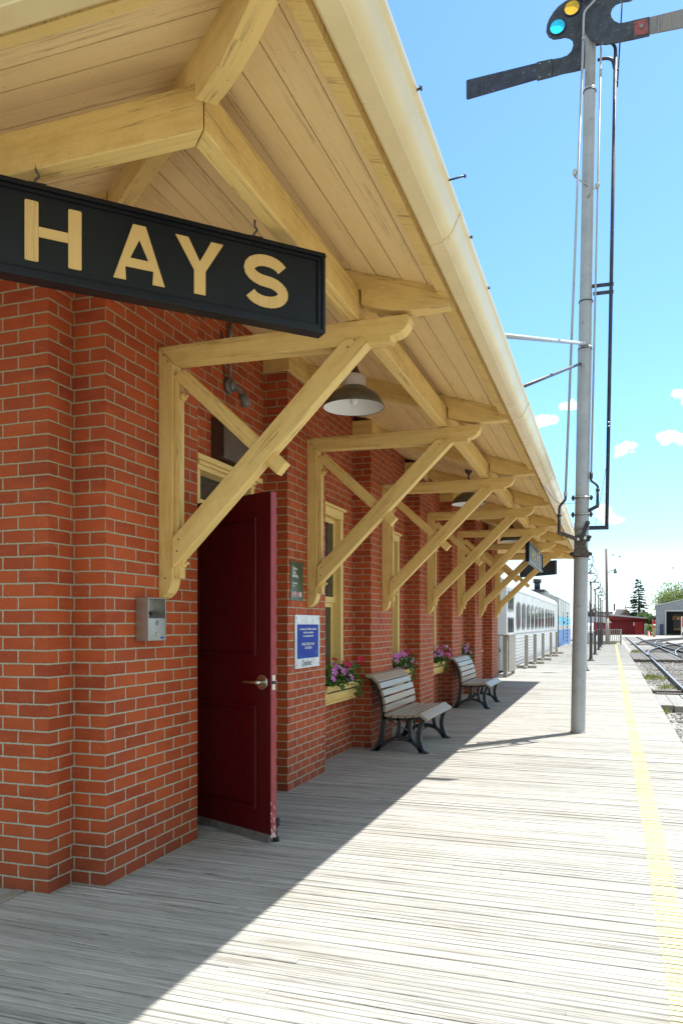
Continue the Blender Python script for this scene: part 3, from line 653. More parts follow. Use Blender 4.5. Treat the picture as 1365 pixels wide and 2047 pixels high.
# blue notice
t = thing('notice_board', 'white framed blue notice with white French text under the green plate', 'sign', (PX, 6.5, 1.03))
z0, z1, a, b = 1.035, 1.507, 6.205, 6.805
k = MB(); k.box(PF, PF + .010, a, b, z0, z1); obj('backing', k, plain('white_board', (.66, .68, .70), rough=.35), t, .002)
def blue_mat():
    m, N, L, B = newmat('blue_printed_poster'); B.inputs['Specular IOR Level'].default_value = .15; tc = N.new('ShaderNodeTexCoord').outputs['Object']
    f = noise(N, L, mapping(N, L, tc, (1, 2, 6)), 1.6, 5, .6); c = mixc(N, L, rng(N, L, f, .52, .72, 0, .7), (.006, .035, .30), (.03, .14, .36))
    L.new(c, B.inputs['Base Color']); B.inputs['Roughness'].default_value = .55; return m
k = MB(); k.box(PF + .0105, PF + .0125, a + .045, b - .04, z0 + .085, z1 - .085); obj('poster', k, blue_mat(), t)
k = MB(); xx = PF + .0135; yc = (a + b) / 2
for w, z, sz in (('Le ministère des Affaires culturelles', 1.373, .0285), ('contribue au maintien', 1.342, .0285), ('et au rayonnement du', 1.311, .0285), ('MUSÉE FERROVIAIRE', 1.235, .034), ('CANADIEN', 1.202, .034)): text_on_x(k, w, sz, xx, yc, z, 'CENTER', .0008)
obj('poster_text', k, INKW, t, weld=False)
k = MB(); text_on_x(k, 'Québec', .075, PF + .0112, yc - .15, 1.055, bold=.001); text_on_x(k, '⚜⚜' if 0 else '++', .03, PF + .0112, yc + .14, 1.085); text_on_x(k, '++', .03, PF + .0112, yc + .14, 1.06); obj('logo_text', k, INKD, t, weld=False)
for yy in (a + .03, b - .03):
    for zz in (z0 + .03, z1 - .03): k = MB(); k.cyl((PF + .010, yy, zz), (PF + .013, yy, zz), .006, n=10); obj('screw', k, GREYP, t)
# brown box over the door
t = thing('junction_box', 'plain dark brown metal box fixed to the brick above the red door', 'metal box', (RX, 5.36, 2.66))
k = MB(); k.box(RX + .002, -2.695, 5.14, 5.60, 2.665, 2.965); obj('body', k, BROWN, t, .006)
k = MB(); k.box(-2.694, -2.684, 5.135, 5.605, 2.66, 2.97); cv = obj('cover', k, BROWN, t, .004)
for yy in (5.17, 5.57):
    for zz in (2.69, 2.94): k = MB(); k.cyl((-2.684, yy, zz), (-2.679, yy, zz), .008, n=10); obj('screw', k, GREYP, cv)
# floodlight and conduit
t = thing('wall_floodlight', 'small weathered grey spotlight on a conduit on the brick wall over the doorway', 'spotlight', (RX, 5.4, 3.0))
k = MB(); k.tube([(RX + .03, 5.39, 3.32), (RX + .03, 5.39, 3.6), (RX + .03, 5.39, 3.92)], .012, 10); k.cyl((RX + .03, 5.39, 3.62), (RX + .03, 5.39, 3.74), .019, n=10); obj('conduit', k, GREYP, t)
k = MB(); k.cyl((RX + .002, 5.39, 3.27), (RX + .045, 5.39, 3.27), .062, .055, n=20); k.ell((RX + .05, 5.39, 3.27), .03, .045, .045); obj('mounting_box', k, GREYP, t)
k = MB(); k.tube(smooth_path([(RX + .07, 5.40, 3.26), (RX + .10, 5.42, 3.23), (RX + .11, 5.44, 3.19)]), .02, 10); k.cyl((RX + .11, 5.44, 3.21), (RX + .13, 5.47, 3.12), .036, .04, n=16); obj('lamp_head', k, GREYP, t)
k = MB(); k.tube(smooth_path([(RX + .012, 5.33, 3.32), (RX + .012, 5.28, 3.63), (RX + .012, 5.30, 3.63), (RX + .012, 5.37, 3.55)]), .004, 6); obj('cable', k, RUB, t)

# ------------------------------------------------------------------ hanging enamel lamps
def lamp(x, y, zr):
    t = thing('pendant_lamp', 'x', 'lamp', (x, y, zr), 'enamel shades hanging under the eaves')
    k = MB(); k.lathe((x, y, zr), [(.232, 0), (.234, .006), (.222, .03), (.205, .065), (.180, .095), (.145, .12), (.112, .135), (.10, .15)], 36); sh = obj('lamp_shade', k, OLIVE, t, weld=True)
    k = MB(); k.lathe((x, y, zr), [(.229, .003), (.214, .036), (.196, .066), (.172, .09), (.137, .113), (.0, .13)], 36); obj('shade_lining', k, WHITE, sh)
    k = MB(); k.lathe((x, y, zr), [(.089, .135), (.090, .15), (.090, .235), (.08, .243), (.0, .245)], 28); obj('lamp_neck', k, WHITE, t)
    zc_ = zs(EX - x)
    k = MB(); k.lathe((x, y, zr), [(.075, .24), (.045, .27), (.025, .32), (.012, .35)], 20); k.cyl((x, y, zr + .34), (x, y, zc_ + .01), .012, n=10); k.lathe((x, y, zc_ - .03), [(.02, -.03), (.05, 0), (.05, .035)], 16); obj('stem', k, RUSTY, t)
    k = MB(); k.ell((x, y, zr + .075), .035, .035, .055); obj('bulb', k, WHITE, t)
    return t
LP = lamp(-1.82, 5.57, 3.06); LP['label'] = 'white necked enamel lamp behind the nearest bracket, largest of the eaves lamps'
dup(LP, (-1.80, 10.55, 3.06), label='enamel lamp shade hanging under the eaves between the third and fourth brackets')
dup(LP, (-1.80, 15.5, 3.06), label='small dark enamel lamp shade at the far end of the eaves, farthest of the lamps')

# ------------------------------------------------------------------ station name signs
def rrect(x0, x1, y0, y1, r, n=4):
    P = []
    for cx_, cy_, a0 in ((x1 - r, y1 - r, 0), (x0 + r, y1 - r, 90), (x0 + r, y0 + r, 180), (x1 - r, y0 + r, 270)):
        for i in range(n + 1): a = math.radians(a0 + 90 * i / n); P.append((cx_ + r * math.cos(a), cy_ + r * math.sin(a)))
    return P
def bar(mb, p0, p1, w, yf, th, r=.006):
    p0, p1 = V((p0[0], 0, p0[1])), V((p1[0], 0, p1[1])); d = (p1 - p0); L_ = d.length; d.normalize(); u = V((-d.z, 0, d.x))
    P = [V((0, yf, 0)) + p0 + d * a + u * b for a, b in rrect(0, L_, -w / 2, w / 2, r)]
    mb.prism(P, (0, th, 0), (0, 0, 1))
def letters(sc, xs, zb, hh, w, yf, th, flip=1):
    out = []
    H_, A_, Y_, S_ = [MB() for _ in range(4)]; wd = .2 * sc
    def X(x): return x * flip
    x = xs[0]; e = w / 2
    bar(H_, (X(x - wd / 2 + e), zb), (X(x - wd / 2 + e), zb + hh), w, yf, th); bar(H_, (X(x + wd / 2 - e), zb), (X(x + wd / 2 - e), zb + hh), w, yf, th)
    H_.box(X(x - wd / 2 + w) , X(x + wd / 2 - w), yf, yf + th, zb + hh * .42, zb + hh * .59, (1, 0, 0))
    x = xs[1]; q = wd / 2 - .02
    P = [(x - wd * .5, 0), (x - wd * .5 + w * 1.02, 0), (x - wd * .27, hh * .235), (x + wd * .27, hh * .235), (x + wd * .5 - w * 1.02, 0), (x + wd * .5, 0), (x + w * .52, hh), (x - w * .52, hh)]
    def tri(mb, pts): mb.prism([(X(p), yf, zb + z) for p, z in pts], (0, th, 0), (0, 0, 1))
    ia = (x, hh * .74); il = (x - wd * .175, hh * .40); ir = (x + wd * .175, hh * .40)
    tri(A_, [P[0], P[1], P[2], il, ia, (x, hh), P[7]]); tri(A_, [(x, hh), ia, ir, P[3], P[4], P[5], P[6]]); tri(A_, [P[2], P[3], ir, il])
    x = xs[2]
    tri(Y_, [(x - w / 2, 0), (x + w / 2, 0), (x + w / 2, hh * .43), (x + wd * .5, hh), (x + wd * .5 - w * 1.1, hh), (x, hh * .60), (x - wd * .5 + w * 1.1, hh), (x - wd * .5, hh), (x - w / 2, hh * .43)])
    x = xs[3]; path = []
    rw = wd / 2 - e; rh = (hh - w) / 4
    for i in range(0, 15): a = math.radians(20 + i * (250 / 14)); path.append((x + rw * math.cos(a), hh - e - rh + rh * math.sin(a)))
    for i in range(1, 16): a = math.radians(90 - i * (250 / 15)); path.append((x + rw * math.cos(a), e + rh + rh * math.sin(a)))
    S_.ribbon([(X(p), yf, zb + z) for p, z in path], w, (0, th, 0), (0, 1, 0))
    return [H_, A_, Y_, S_]
def name_sign(loc, rz, L_, hh, label, xs, sc, hooks, hl=.085):
    t = thing('station_name_sign', label, 'sign', (0, 0, 0), 'black name boards under the eaves')
    k = MB(); k.box(-L_ / 2, L_ / 2, -.016, .016, 0, hh, (1, 0, 0)); obj('board', k, SIGNF, t, .003)
    k = MB(); fw = .034
    for y0, y1 in ((-.042, .042),):
        for ins, w_, dep in ((0, .016, .036), (.016, .018, .027)):
            a0, a1, b0, b1 = -L_ / 2 - .012 + ins, L_ / 2 + .012 - ins, -.012 + ins, hh + .012 - ins
            k.box(a0, a1, -dep, dep, b1 - w_, b1, (1, 0, 0)); k.box(a0, a1, -dep, dep, b0, b0 + w_, (1, 0, 0)); k.box(a0, a0 + w_, -dep, dep, b0 + w_, b1 - w_, (0, 0, 1)); k.box(a1 - w_, a1, -dep, dep, b0 + w_, b1 - w_, (0, 0, 1))
    obj('frame', k, BLACKP, t, .004)
    for fl, yf in ((1, -.0225),):
        for mb in letters(sc, xs, hh * .17, hh * .68, .048 * min(sc, 1.2), yf, .006, fl): obj('letter', mb, LETTER, t, .0015)
    for hx in hooks:
        k = MB(); zt2 = hh + .012
        k.tube(smooth_path([(hx, 0, zt2 + hl), (hx, 0, zt2 + .06), (hx + .01, 0, zt2 + .045), (hx - .004, 0, zt2 + .025), (hx, 0, zt2 + .004)]), .0045, 8)
        obj('hook', k, RUSTY, t)
        k = MB(); k.box(hx - .022, hx + .022, -.012, .012, zt2, zt2 + .01); k.cyl((hx - .03, 0, zt2 + .012), (hx + .035, 0, zt2 + .016), .006, n=8); obj('hook_plate', k, IRON, t)
    t.location = loc; t.rotation_euler = (0, 0, rz); return t
AX = math.radians(46.2); cxs = .03
ns = name_sign((-1.69 + .692 * cxs, 2.67 + .722 * cxs, 2.700), AX, 1.365, .327, 'largest black name board, four ochre letters, hanging diagonally at the near eaves corner', [-.392 - cxs, -.076 - cxs, .166 - cxs, .4535 - cxs], 1.0, [-.48, .38])
name_sign((-1.37, 15.7, 2.56), math.radians(90), 3.0, .345, 'narrow distant name board seen nearly edge-on, hanging along the eaves beam', [-.7, -.2, .25, .75], 1.3, [-1.1, 1.1], .19)
s3 = dup(ns, (-1.69, PYF - .27, 2.66), math.radians(133), 'dark name board seen from behind at the far corner of the eaves')

# ------------------------------------------------------------------ benches
def bench(loc, label):
    t = thing('platform_bench', label, 'bench', (0, 0, 0), 'slatted benches against the station wall')
    for yb in (0, 1.24):
        k = MB(); w = .055; nY = (0, 1, 0); O = (0, w, 0)
        def rb(P, wid, kk=6):
            Q = smooth_path([(x, yb, z) for x, z in P], kk); n_ = len(Q)
            if isinstance(wid, tuple): wid = [wid[0] + (wid[1] - wid[0]) * i / (n_ - 1) for i in range(n_)]
            wid = [q * 1.22 for q in wid] if isinstance(wid, list) else wid * 1.22; k.ribbon(Q, wid, O, nY)
        rb([(.0, .0), (.035, .03), (.085, .14), (.108, .28), (.118, .42), (.092, .58), (.045, .72), (-.005, .80), (-.05, .82)], (.05, .034))
        rb([(.585, .0), (.555, .03), (.525, .12), (.515, .20), (.535, .30), (.575, .395)], (.05, .036))
        rb([(.035, .012), (.10, .075), (.19, .135), (.29, .155), (.39, .145), (.47, .105), (.545, .015)], (.035, .035))
        rb([(.11, .385), (.25, .375), (.40, .385), (.56, .40)], (.036, .036))
        rb([(.285, .38), (.297, .30), (.285, .22), (.262, .15)], (.03, .036)); rb([(.425, .385), (.415, .30), (.418, .22), (.435, .13)], (.03, .036))
        k.box(-.03, .045, yb - .006, yb + w + .006, .0015, .012, (1, 0, 0)); k.box(.555, .625, yb - .006, yb + w + .006, .0015, .012, (1, 0, 0))
        lg = obj('leg_frame', k, IRON, t, .004)
        k = MB(); k.cyl((.27, yb - .006, .155), (.27, yb + .0, .155), .011, n=10); obj('bolt', k, NICKEL, lg)
    k = MB(); k.tube([(.34, .05, .14), (.34, 1.25, .14)], .012, 8); k.tube(smooth_path([(.13, .05, .38), (.3, .65, .15), (.13, 1.25, .38)]), .010, 8); obj('tie_rod', k, IRON, t)
    y0, y1 = -.045, 1.34
    def slat(cx, cz, w, th, ang, nm):
        d = V((math.cos(ang), 0, math.sin(ang))); u = V((-math.sin(ang), 0, math.cos(ang))); c = V((cx, y0, cz))
        k = MB(); k.prism([c + d * a * w / 2 + u * b * th / 2 for a, b in ((-1, -1), (1, -1), (1, 1), (-1, 1))], (0, y1 - y0, 0), (0, 1, 0))
        sl_ = obj('slat', k, SLAT, t, .006)
        k = MB()
        for yy in (.03, 1.265): k.cyl(V((cx, yy, cz)) + u * (th / 2 - .001), V((cx, yy, cz)) + u * (th / 2 + .0025), .007, n=8)
        obj('screw', k, NICKEL, sl_)
    for cx, cz, an in ((.172, .412, -.16), (.252, .404, -.06), (.332, .405, .04), (.412, .41, .10), (.492, .419, .10)): slat(cx, cz, .066, .034, an, 0)
    slat(.575, .405, .115, .034, -.62, 0)
    for cx, cz, an in ((.142, .485, 1.55), (.134, .572, 1.72), (.113, .655, 1.88), (.080, .735, 2.02)): slat(cx, cz, .072, .034, an, 0)
    slat(.027, .805, .09, .034, 2.35, 0); slat(-.045, .842, .075, .034, 2.95, 0)
    t.location = loc; return t
B1 = bench((-2.49, 8.33, 0), 'larger, nearer slatted bench with black iron legs against the brick wall under the eaves')
dup(B1, (-2.49, 13.1, 0), label='farther slatted bench with black iron legs near the end of the station')

# ------------------------------------------------------------------ flower boxes
LEAF = island('petunia_leaf', (.045, .13, .022), (.12, .24, .05), .5, .25)
PINK = island('magenta_petal', (.66, .15, .58), (.80, .34, .72), .6, .3); RED_ = island('red_petal', (.60, .02, .06), (.68, .05, .13), .6, .3); PALE = island('pale_petal', (.66, .50, .62), (.7, .65, .68), .6, .3)
FPINK = FRED = FPALE = None
def flower_mesh(mat):
    mb = MB()
    for j in range(5):
        a0 = j * 1.2566; P = [(0, 0, 0)]
        for da, r_, z in ((-.55, .75, .45), (-.32, 1.05, .40), (0, .98, .28), (.32, 1.05, .40), (.55, .75, .45)): P.append((r_ * math.cos(a0 + da), r_ * math.sin(a0 + da), z + R.uniform(-.06, .06)))
        mb.add(P, [(0, i, i + 1) for i in range(1, 5)])
    return mb
def leaf_cluster(mb, c, n, sx, sy, sz, sz0, L_, seed, droop=.4):
    r = random.Random(seed)
    for i in range(n):
        a = r.uniform(0, 6.283); q = r.random() ** .5; p = V((c[0] + sx * q * math.cos(a), c[1] + sy * q * math.sin(a) if False else c[1] + r.uniform(-sy, sy), c[2] + r.uniform(sz0, sz) * (1 - .35 * q)))
        yaw = r.uniform(0, 6.283); pit = r.uniform(-.7, .9); l = L_ * r.uniform(.6, 1.3); w = l * .5
        d = V((math.cos(yaw) * math.cos(pit), math.sin(yaw) * math.cos(pit), math.sin(pit))); s_ = d.cross(V((0, 0, 1))); s_ = s_.normalized() if s_.length > .01 else V((1, 0, 0)); u = s_.cross(d)
        m1 = p + d * l * .5 + u * l * .12; tip = p + d * l - V((0, 0, droop * l * .3))
        mb.add([p, p + d * l * .35 + s_ * w * .5, m1 + d * l * .15 + s_ * w * .4, tip, m1 + d * l * .15 - s_ * w * .4, p + d * l * .35 - s_ * w * .5, m1], [(0, 1, 6), (1, 2, 6), (2, 3, 6), (3, 4, 6), (4, 5, 6), (5, 0, 6)])
fmesh = {}
def flower_box(c, ln, seed, lab_box, lab_plant):
    r = random.Random(seed); y0, y1 = c - ln / 2, c + ln / 2; xb = RX + .025; zb_, zt2 = .632, .812
    t = thing('flower_box', lab_box, 'flower box', (RX, c, zb_), 'cream boxes under the station windows')
    k = MB(); P = [(xb, zb_), (-2.66, zb_), (-2.585, zt2), (-2.605, zt2), (-2.672, zb_ + .03), (xb + .02, zb_ + .03), (xb + .02, zt2), (xb, zt2)]
    k.prism([(x, y0 + .03, z) for x, z in P], (0, ln - .06, 0), (0, 1, 0))
    for sy, yy in ((1, y0), (-1, y1)):
        k.prism([(xb, yy + sy * .029, zb_ - .001), (-2.658, yy + sy * .029, zb_ - .001), (-2.583, yy, zt2 + .002), (xb, yy, zt2 + .002)], (0, -sy * .018 if False else sy * .018, 0), (1, 0, 0))
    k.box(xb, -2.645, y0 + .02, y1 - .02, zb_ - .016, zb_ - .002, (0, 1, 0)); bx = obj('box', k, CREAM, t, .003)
    k = MB(); k.box(xb + .021, -2.612, y0 + .045, y1 - .045, zb_ + .1, zt2 - .025); obj('soil', k, SOIL, t)
    pt = thing('petunia_plant', lab_plant, 'flowers', (-2.69, c, zt2 - .03), 'petunias in the window boxes')
    k = MB(); leaf_cluster(k, (-2.665, c, zt2 - .02), 330, .10, ln / 2 - .02, .23, -.03, .085, seed)
    for q in range(3):
        yy = y1 - .12 - .08 * q; xx_ = -2.57
        for i in range(22): leaf_cluster(k, (xx_ + .012, yy + r.uniform(-.03, .03), zt2 - i * .008), 1, .015, .02, .01, -.01, .045, seed * 50 + q * 30 + i, 1.2)
    obj('foliage', k, LEAF, pt, weld=False)
    for i in range(26):
        kind = r.choice('pppprrw' if seed % 2 else 'ppprrww'); yy = c + r.uniform(-1, 1) * (ln / 2 + .03); fx = -2.655 + r.uniform(-.02, .13); fz = zt2 + r.uniform(.06, .25) - max(0, fx + 2.6) * .8
        if kind not in fmesh: fmesh[kind] = obj('flower', flower_mesh(0), {'p': PINK, 'r': RED_, 'w': PALE}[kind], pt, origin=(0, 0, 0), weld=False); f = fmesh[kind]
        else: f = fmesh[kind].copy(); COL.objects.link(f); f.parent = pt
        f.location = V((fx, yy, fz)) - WL[pt.name]; sc_ = r.uniform(.026, .042); f.scale = (sc_, sc_, sc_)
        f.rotation_euler = (r.uniform(-.8, .5), r.uniform(.2, 1.3), r.uniform(-.9, .5))
flower_box(7.66, 1.08, 3, 'cream wooden flower box under the first window, closest to the red door', 'pink and red petunias in the nearest cream box beside the near bench')
flower_box(10.16, 1.08, 4, 'cream wooden flower box mostly hidden behind the near bench back', 'red and pink petunias rising behind the back of the near bench')
flower_box(12.52, 1.08, 5, 'cream wooden flower box on the wall between the two benches', 'petunias with pink trumpets in the box between the two benches')
flower_box(15.0, 1.08, 6, 'cream wooden flower box hidden behind the back of the far bench', 'petunias showing above the back of the far bench, farthest of the flowers')

# ------------------------------------------------------------------ semaphore signal
SB = V((-.379, 10.65, 0)); LEAN = .01745
t = sem = thing('semaphore_signal', 'tall silver grey semaphore mast with dark arms and coloured lenses', 'signal mast', (0, 0, 0))
def sp_(px, py, yl):     # point of the mast's own frame seen at this place of the photo, yl = offset in depth
    Y = SB.y + yl; tt = (px - 682.5) / F; X = Y * (tt * CN - SN) / (tt * SN + CN); zc = -X * SN + Y * CN; Z = H + (1249 - py) / F * zc
    dx = X - SB.x; return V((dx * math.cos(LEAN) - Z * math.sin(LEAN), yl, dx * math.sin(LEAN) + Z * math.cos(LEAN)))
k = MB(); segs = [(-.04, .092, 2.31), (2.31, .089, 5.04), (5.04, .083, 5.66), (5.66, .078, 8.42), (8.42, .068, 10.6)]
for z0, r_, z1 in segs: k.cyl((0, 0, z0), (0, 0, z1), r_, n=40, caps=(z0 > 8))
for z0, ra, rb_ in ((5.04, .089, .083), (5.66, .083, .078), (8.42, .078, .068)): k.cyl((0, 0, z0 - .012), (0, 0, z0 + .03), ra + .004, rb_ + .002, n=40)
obj('mast', k, MASTM, t)
k = MB(); k.cyl((0, 0, .001), (0, 0, .02), .10, n=32); obj('base_collar', k, MASTM, t)
for z in (5.03, 5.655, 8.40):
    k = MB(); k.cyl((0, 0, z - .006), (0, 0, z + .006), .093 if z < 6 else .086, n=32); obj('band', k, IRON, t)
for z in (3.085, 2.865):
    k = MB(); k.tube([(.101 * math.cos(a * .19635), .101 * math.sin(a * .19635), z) for a in range(33)], .011, 8, cap=False); cl = obj('clamp_ring', k, STEEL, t)
    k = MB()
    for sx in (-1, 1): k.cyl((sx * .112, -.015, z - .035), (sx * .112, -.015, z + .035), .014, n=10); k.ell((sx * .118, -.03, z), .02, .02, .025)
    obj('lug', k, IRON, cl)
k = MB(); k.cyl((0, 0, 2.66), (0, 0, 2.76), .096, n=32); obj('band', k, MASTM, t)
# crank casting
k = MB(); k.prism([(-.10, -.10, 2.315), (.105, -.10, 2.315), (.085, -.10, 2.39), (.06, -.10, 2.46), (.075, -.10, 2.56), (.03, -.10, 2.60), (-.09, -.10, 2.575), (-.085, -.10, 2.42)], (0, -.03, 0)); k.cyl((0, 0, 2.30), (0, 0, 2.335), .104, n=32)
ca = obj('crank_casting', k, RUSTY, t, .004)
for sx, z in ((-.115, 2.345), (.112, 2.345), (.10, 2.565), (.085, 2.53)):
    k = MB(); k.ell((sx, -.07, z), .03, .035, .028); obj('bolt_cap', k, IRON, ca)
for sx, z in ((-.04, 2.53), (.045, 2.545)):
    k = MB(); k.cyl((sx, -.13, z), (sx, -.155, z), .022, n=14); k.cyl((sx, -.155, z), (sx, -.17, z), .012, n=10); obj('pivot_pin', k, NICKEL, ca)
k = MB(); k.beam((-.04, -.145, 2.525), (-.275, -.145, 2.62), .02, .05); k.cyl((-.275, -.12, 2.62), (-.275, -.17, 2.62), .027, n=12); obj('crank', k, RUSTY, t, .003)
k = MB(); k.beam((-.0, -.16, 2.52), (.075, -.16, 2.735), .055, .02, (0, 1, 0)); k.cyl((.078, -.14, 2.735), (.078, -.18, 2.735), .03, n=12); obj('lever_arm', k, IRON, t, .003)
k = MB(); k.beam((.06, -.02, 2.90), (.19, -.05, 2.965), .02, .045); k.cyl((.19, -.07, 2.965), (.19, -.03, 2.965), .024, n=12); obj('crank', k, IRON, t, .003)
# operating rods
lt = sp_(1166, 72, -.2)
k = MB(); p0 = V((-.203, -.16, 3.12)); p1 = V((lt.x, -.2, lt.z)); k.tube([p0, p1], .016, 10); k.cyl(p0 - V((0, 0, .04)), p0 + V((0, 0, .03)), .022, n=10); k.cyl(p1 - V((0, 0, .05)), p1, .022, n=10)
k.tube(smooth_path([p1, p1 + V((.0, 0, .22)), p1 + V((.02, 0, .33)), p1 + V((.14, 0, .45)), p1 + V((.17, 0, .6)), p1 + V((.17, 0, 1.0))]), .014, 10); obj('operating_rod', k, MASTM, t)
k = MB(); k.tube(smooth_path([p0, p0 - V((.002, 0, .07)), p0 - V((.04, 0, .12)), p0 - V((.072, 0, .17)), p0 - V((.075, 0, .25)), V((-.277, -.155, 2.8))]), .017, 10); k.cyl((-.277, -.155, 2.84), (-.277, -.155, 2.62), .02, n=10); k.cyl((-.277, -.155, 2.83), (-.277, -.155, 2.86), .028, n=10); obj('rod_joint', k, IRON, t)
rt = sp_(1202, 60, -.06)
k = MB(); p0 = V((.108, -.05, 3.36)); p1 = V((rt.x, -.06, rt.z)); k.tube([p0, p1], .013, 10); k.cyl(p1 - V((0, 0, .6)), p1 - V((0, 0, .5)), .018, n=10); obj('operating_rod', k, MASTM, t)
k = MB(); k.cyl(p0 - V((0, 0, .03)), p0 + V((0, 0, .05)), .022, n=10); k.tube(smooth_path([p0, p0 - V((-.002, 0, .06)), p0 - V((-.05, 0, .10)), p0 - V((-.082, 0, .14)), V((.192, -.05, 3.17))]), .016, 10); k.cyl((.192, -.05, 3.17), (.192, -.05, 2.96), .019, n=10); k.cyl((.192, -.05, 3.16), (.192, -.05, 3.19), .026, n=10); obj('rod_joint', k, IRON, t)
for z, x0 in ((7.25, -.14), (7.1, .1)):
    k = MB(); xx = x0 - .02 if x0 < 0 else x0 + .02; k.tube([(xx - .015, -.17 if x0 < 0 else -.05, z + .05), (xx + .0, -.13, z), (0, -.08, z - .12)], .01, 8); k.ell((xx, -.17 if x0 < 0 else -.05, z + .03), .03, .03, .05); obj('rod_guide', k, STEEL, t)
# black cable pipe
k = MB(); top = sp_(1230, 110, 0); k.tube([(.31, 0, 2.69), V((top.x, 0, top.z))] , .024, 12); k.box(-.035, .335, -.024, .024, 2.665, 2.715, (1, 0, 0))
k.tube(smooth_path([V((top.x, 0, top.z)), V((top.x - .01, 0, top.z + .12)), V((top.x - .08, 0, top.z + .19)), V((.06, 0, top.z + .20))]), .022, 10); k.tube(smooth_path([V((top.x - .01, 0, top.z - .16)), V((top.x - .04, 0, top.z - .05)), V((top.x - .12, 0, top.z - .01)), V((.09, 0, top.z - .01))]), .02, 10)
k.tube([V((top.x + .03, .02, top.z - .4)), V((top.x + .09, .02, top.z + 1.2))], .009, 8)
for z in (5.85, 5.75): k.box(.02 if z > 5.8 else .09, top.x + .03, -.018, .018, z - .018, z + .018, (1, 0, 0))
pp = obj('cable_pipe', k, SEMB, t)
for z in (4.05, 4.0, 8.6, 8.45): k = MB(); k.ell((top.x + (.03 if z > 5 else 0), -.028, z), .014, .012, .014); obj('stud', k, NICKEL if z < 5 else IRON, pp)
# stays to the roof
k = MB()
def loc_(p): d = V(p) - SB; return V((d.x * math.cos(LEAN) - d.z * math.sin(LEAN), d.y, d.x * math.sin(LEAN) + d.z * math.cos(LEAN)))
k.tube([loc_((-1.0, 5.14, 3.39)), V((-.0, -.07, 5.085))], .02, 10); k.box(-.05, .05, -.13, -.05, 5.05, 5.12); obj('stay_rod', k, MASTM, t)
k = MB(); k.tube([loc_((-.85, 6.53, 3.33)), V((-.04, .07, 4.88))], .018, 10); obj('stay_rod', k, IRON, t)
k = MB(); k.tube(smooth_path([loc_((-.8, 9.7, 3.2)), V((-.3, -.3, 3.0)), V((-.09, 0, 3.02))]), .003, 6); obj('wire', k, IRON, t)
k = MB(); k.tube(smooth_path([V((.285, -.02, 3.45)), V((.25, -.03, 3.2)), V((.17, -.04, 2.72))]), .003, 6); obj('wire', k, IRON, t)
from mathutils.geometry import tessellate_polygon
def holed(mb, outer, holes, off):
    loops = [outer] + holes; flat = [V(p) for l in loops for p in l]; n = len(flat); off = V(off)
    tri = [tuple(q) for q in tessellate_polygon([[V((p.x, p.z, 0)) for p in l] for l in loops])]
    mb.add(flat + [p + off for p in flat], tri + [tuple(i + n for i in q[::-1]) for q in tri]); o = 0
    for l in loops:
        m = len(l); mb.add(list(l) + [p + off for p in l], [(i, (i + 1) % m, (i + 1) % m + m, i + m) for i in range(m)])
LENS = [(1114, 52, 16), (1143, 14, 16), (1171, -13, 13)]
# left arm (behind the mast)
def zz(x, y): return (920 + x / 3.067, y / 3.067)
LA = [(470, 378), (560, 360), (620, 349), (655, 335), (680, 310), (692, 275), (688, 245), (668, 230), (640, 224), (612, 231), (570, 236), (540, 220), (526, 190), (530, 150), (545, 110), (570, 70), (600, 35), (640, 5), (680, -18), (720, -35), (770, -45), (820, -40), (840, 0), (835, 60), (815, 140), (790, 250), (765, 410), (740, 424), (690, 436), (630, 447), (560, 467), (470, 490)]
k = MB(); holed(k, [sp_(*zz(*p), .10) for p in LA], [[sp_(a_, b_, .10) + V((r_ * .0064 * math.cos(q * .2618), 0, r_ * .0064 * math.sin(q * .2618))) for q in range(24)] for a_, b_, r_ in LENS], (0, .018, 0)); arm = obj('spectacle_arm', k, SEMB2, t, .003)
k = MB(); k.prism([sp_(*zz(*p), .095) for p in [(44, 492), (470, 388), (545, 372), (562, 466), (470, 487), (44, 610), (38, 604), (38, 498)]], (0, -.022, 0)); obj('blade', k, SEMB, arm, .002)
k = MB(); k.prism([sp_(*zz(*p), .07) for p in [(128, 468), (138, 465), (138, 582), (128, 585)]], (0, -.004, 0)); obj('blade_strap', k, SEMB2, arm)
k = MB(); k.prism([sp_(*zz(*p), .072) for p in [(470, 378), (562, 358), (562, 468), (470, 490)]], (0, -.006, 0)); pl = obj('joint_plate', k, SEMB2, arm, .001)
for p in ((487, 388), (545, 376), (487, 470), (545, 455)): k = MB(); c_ = sp_(*zz(*p), .066); k.cyl(c_, c_ - V((0, .006, 0)), .008, n=8); obj('rivet', k, STEEL, pl)
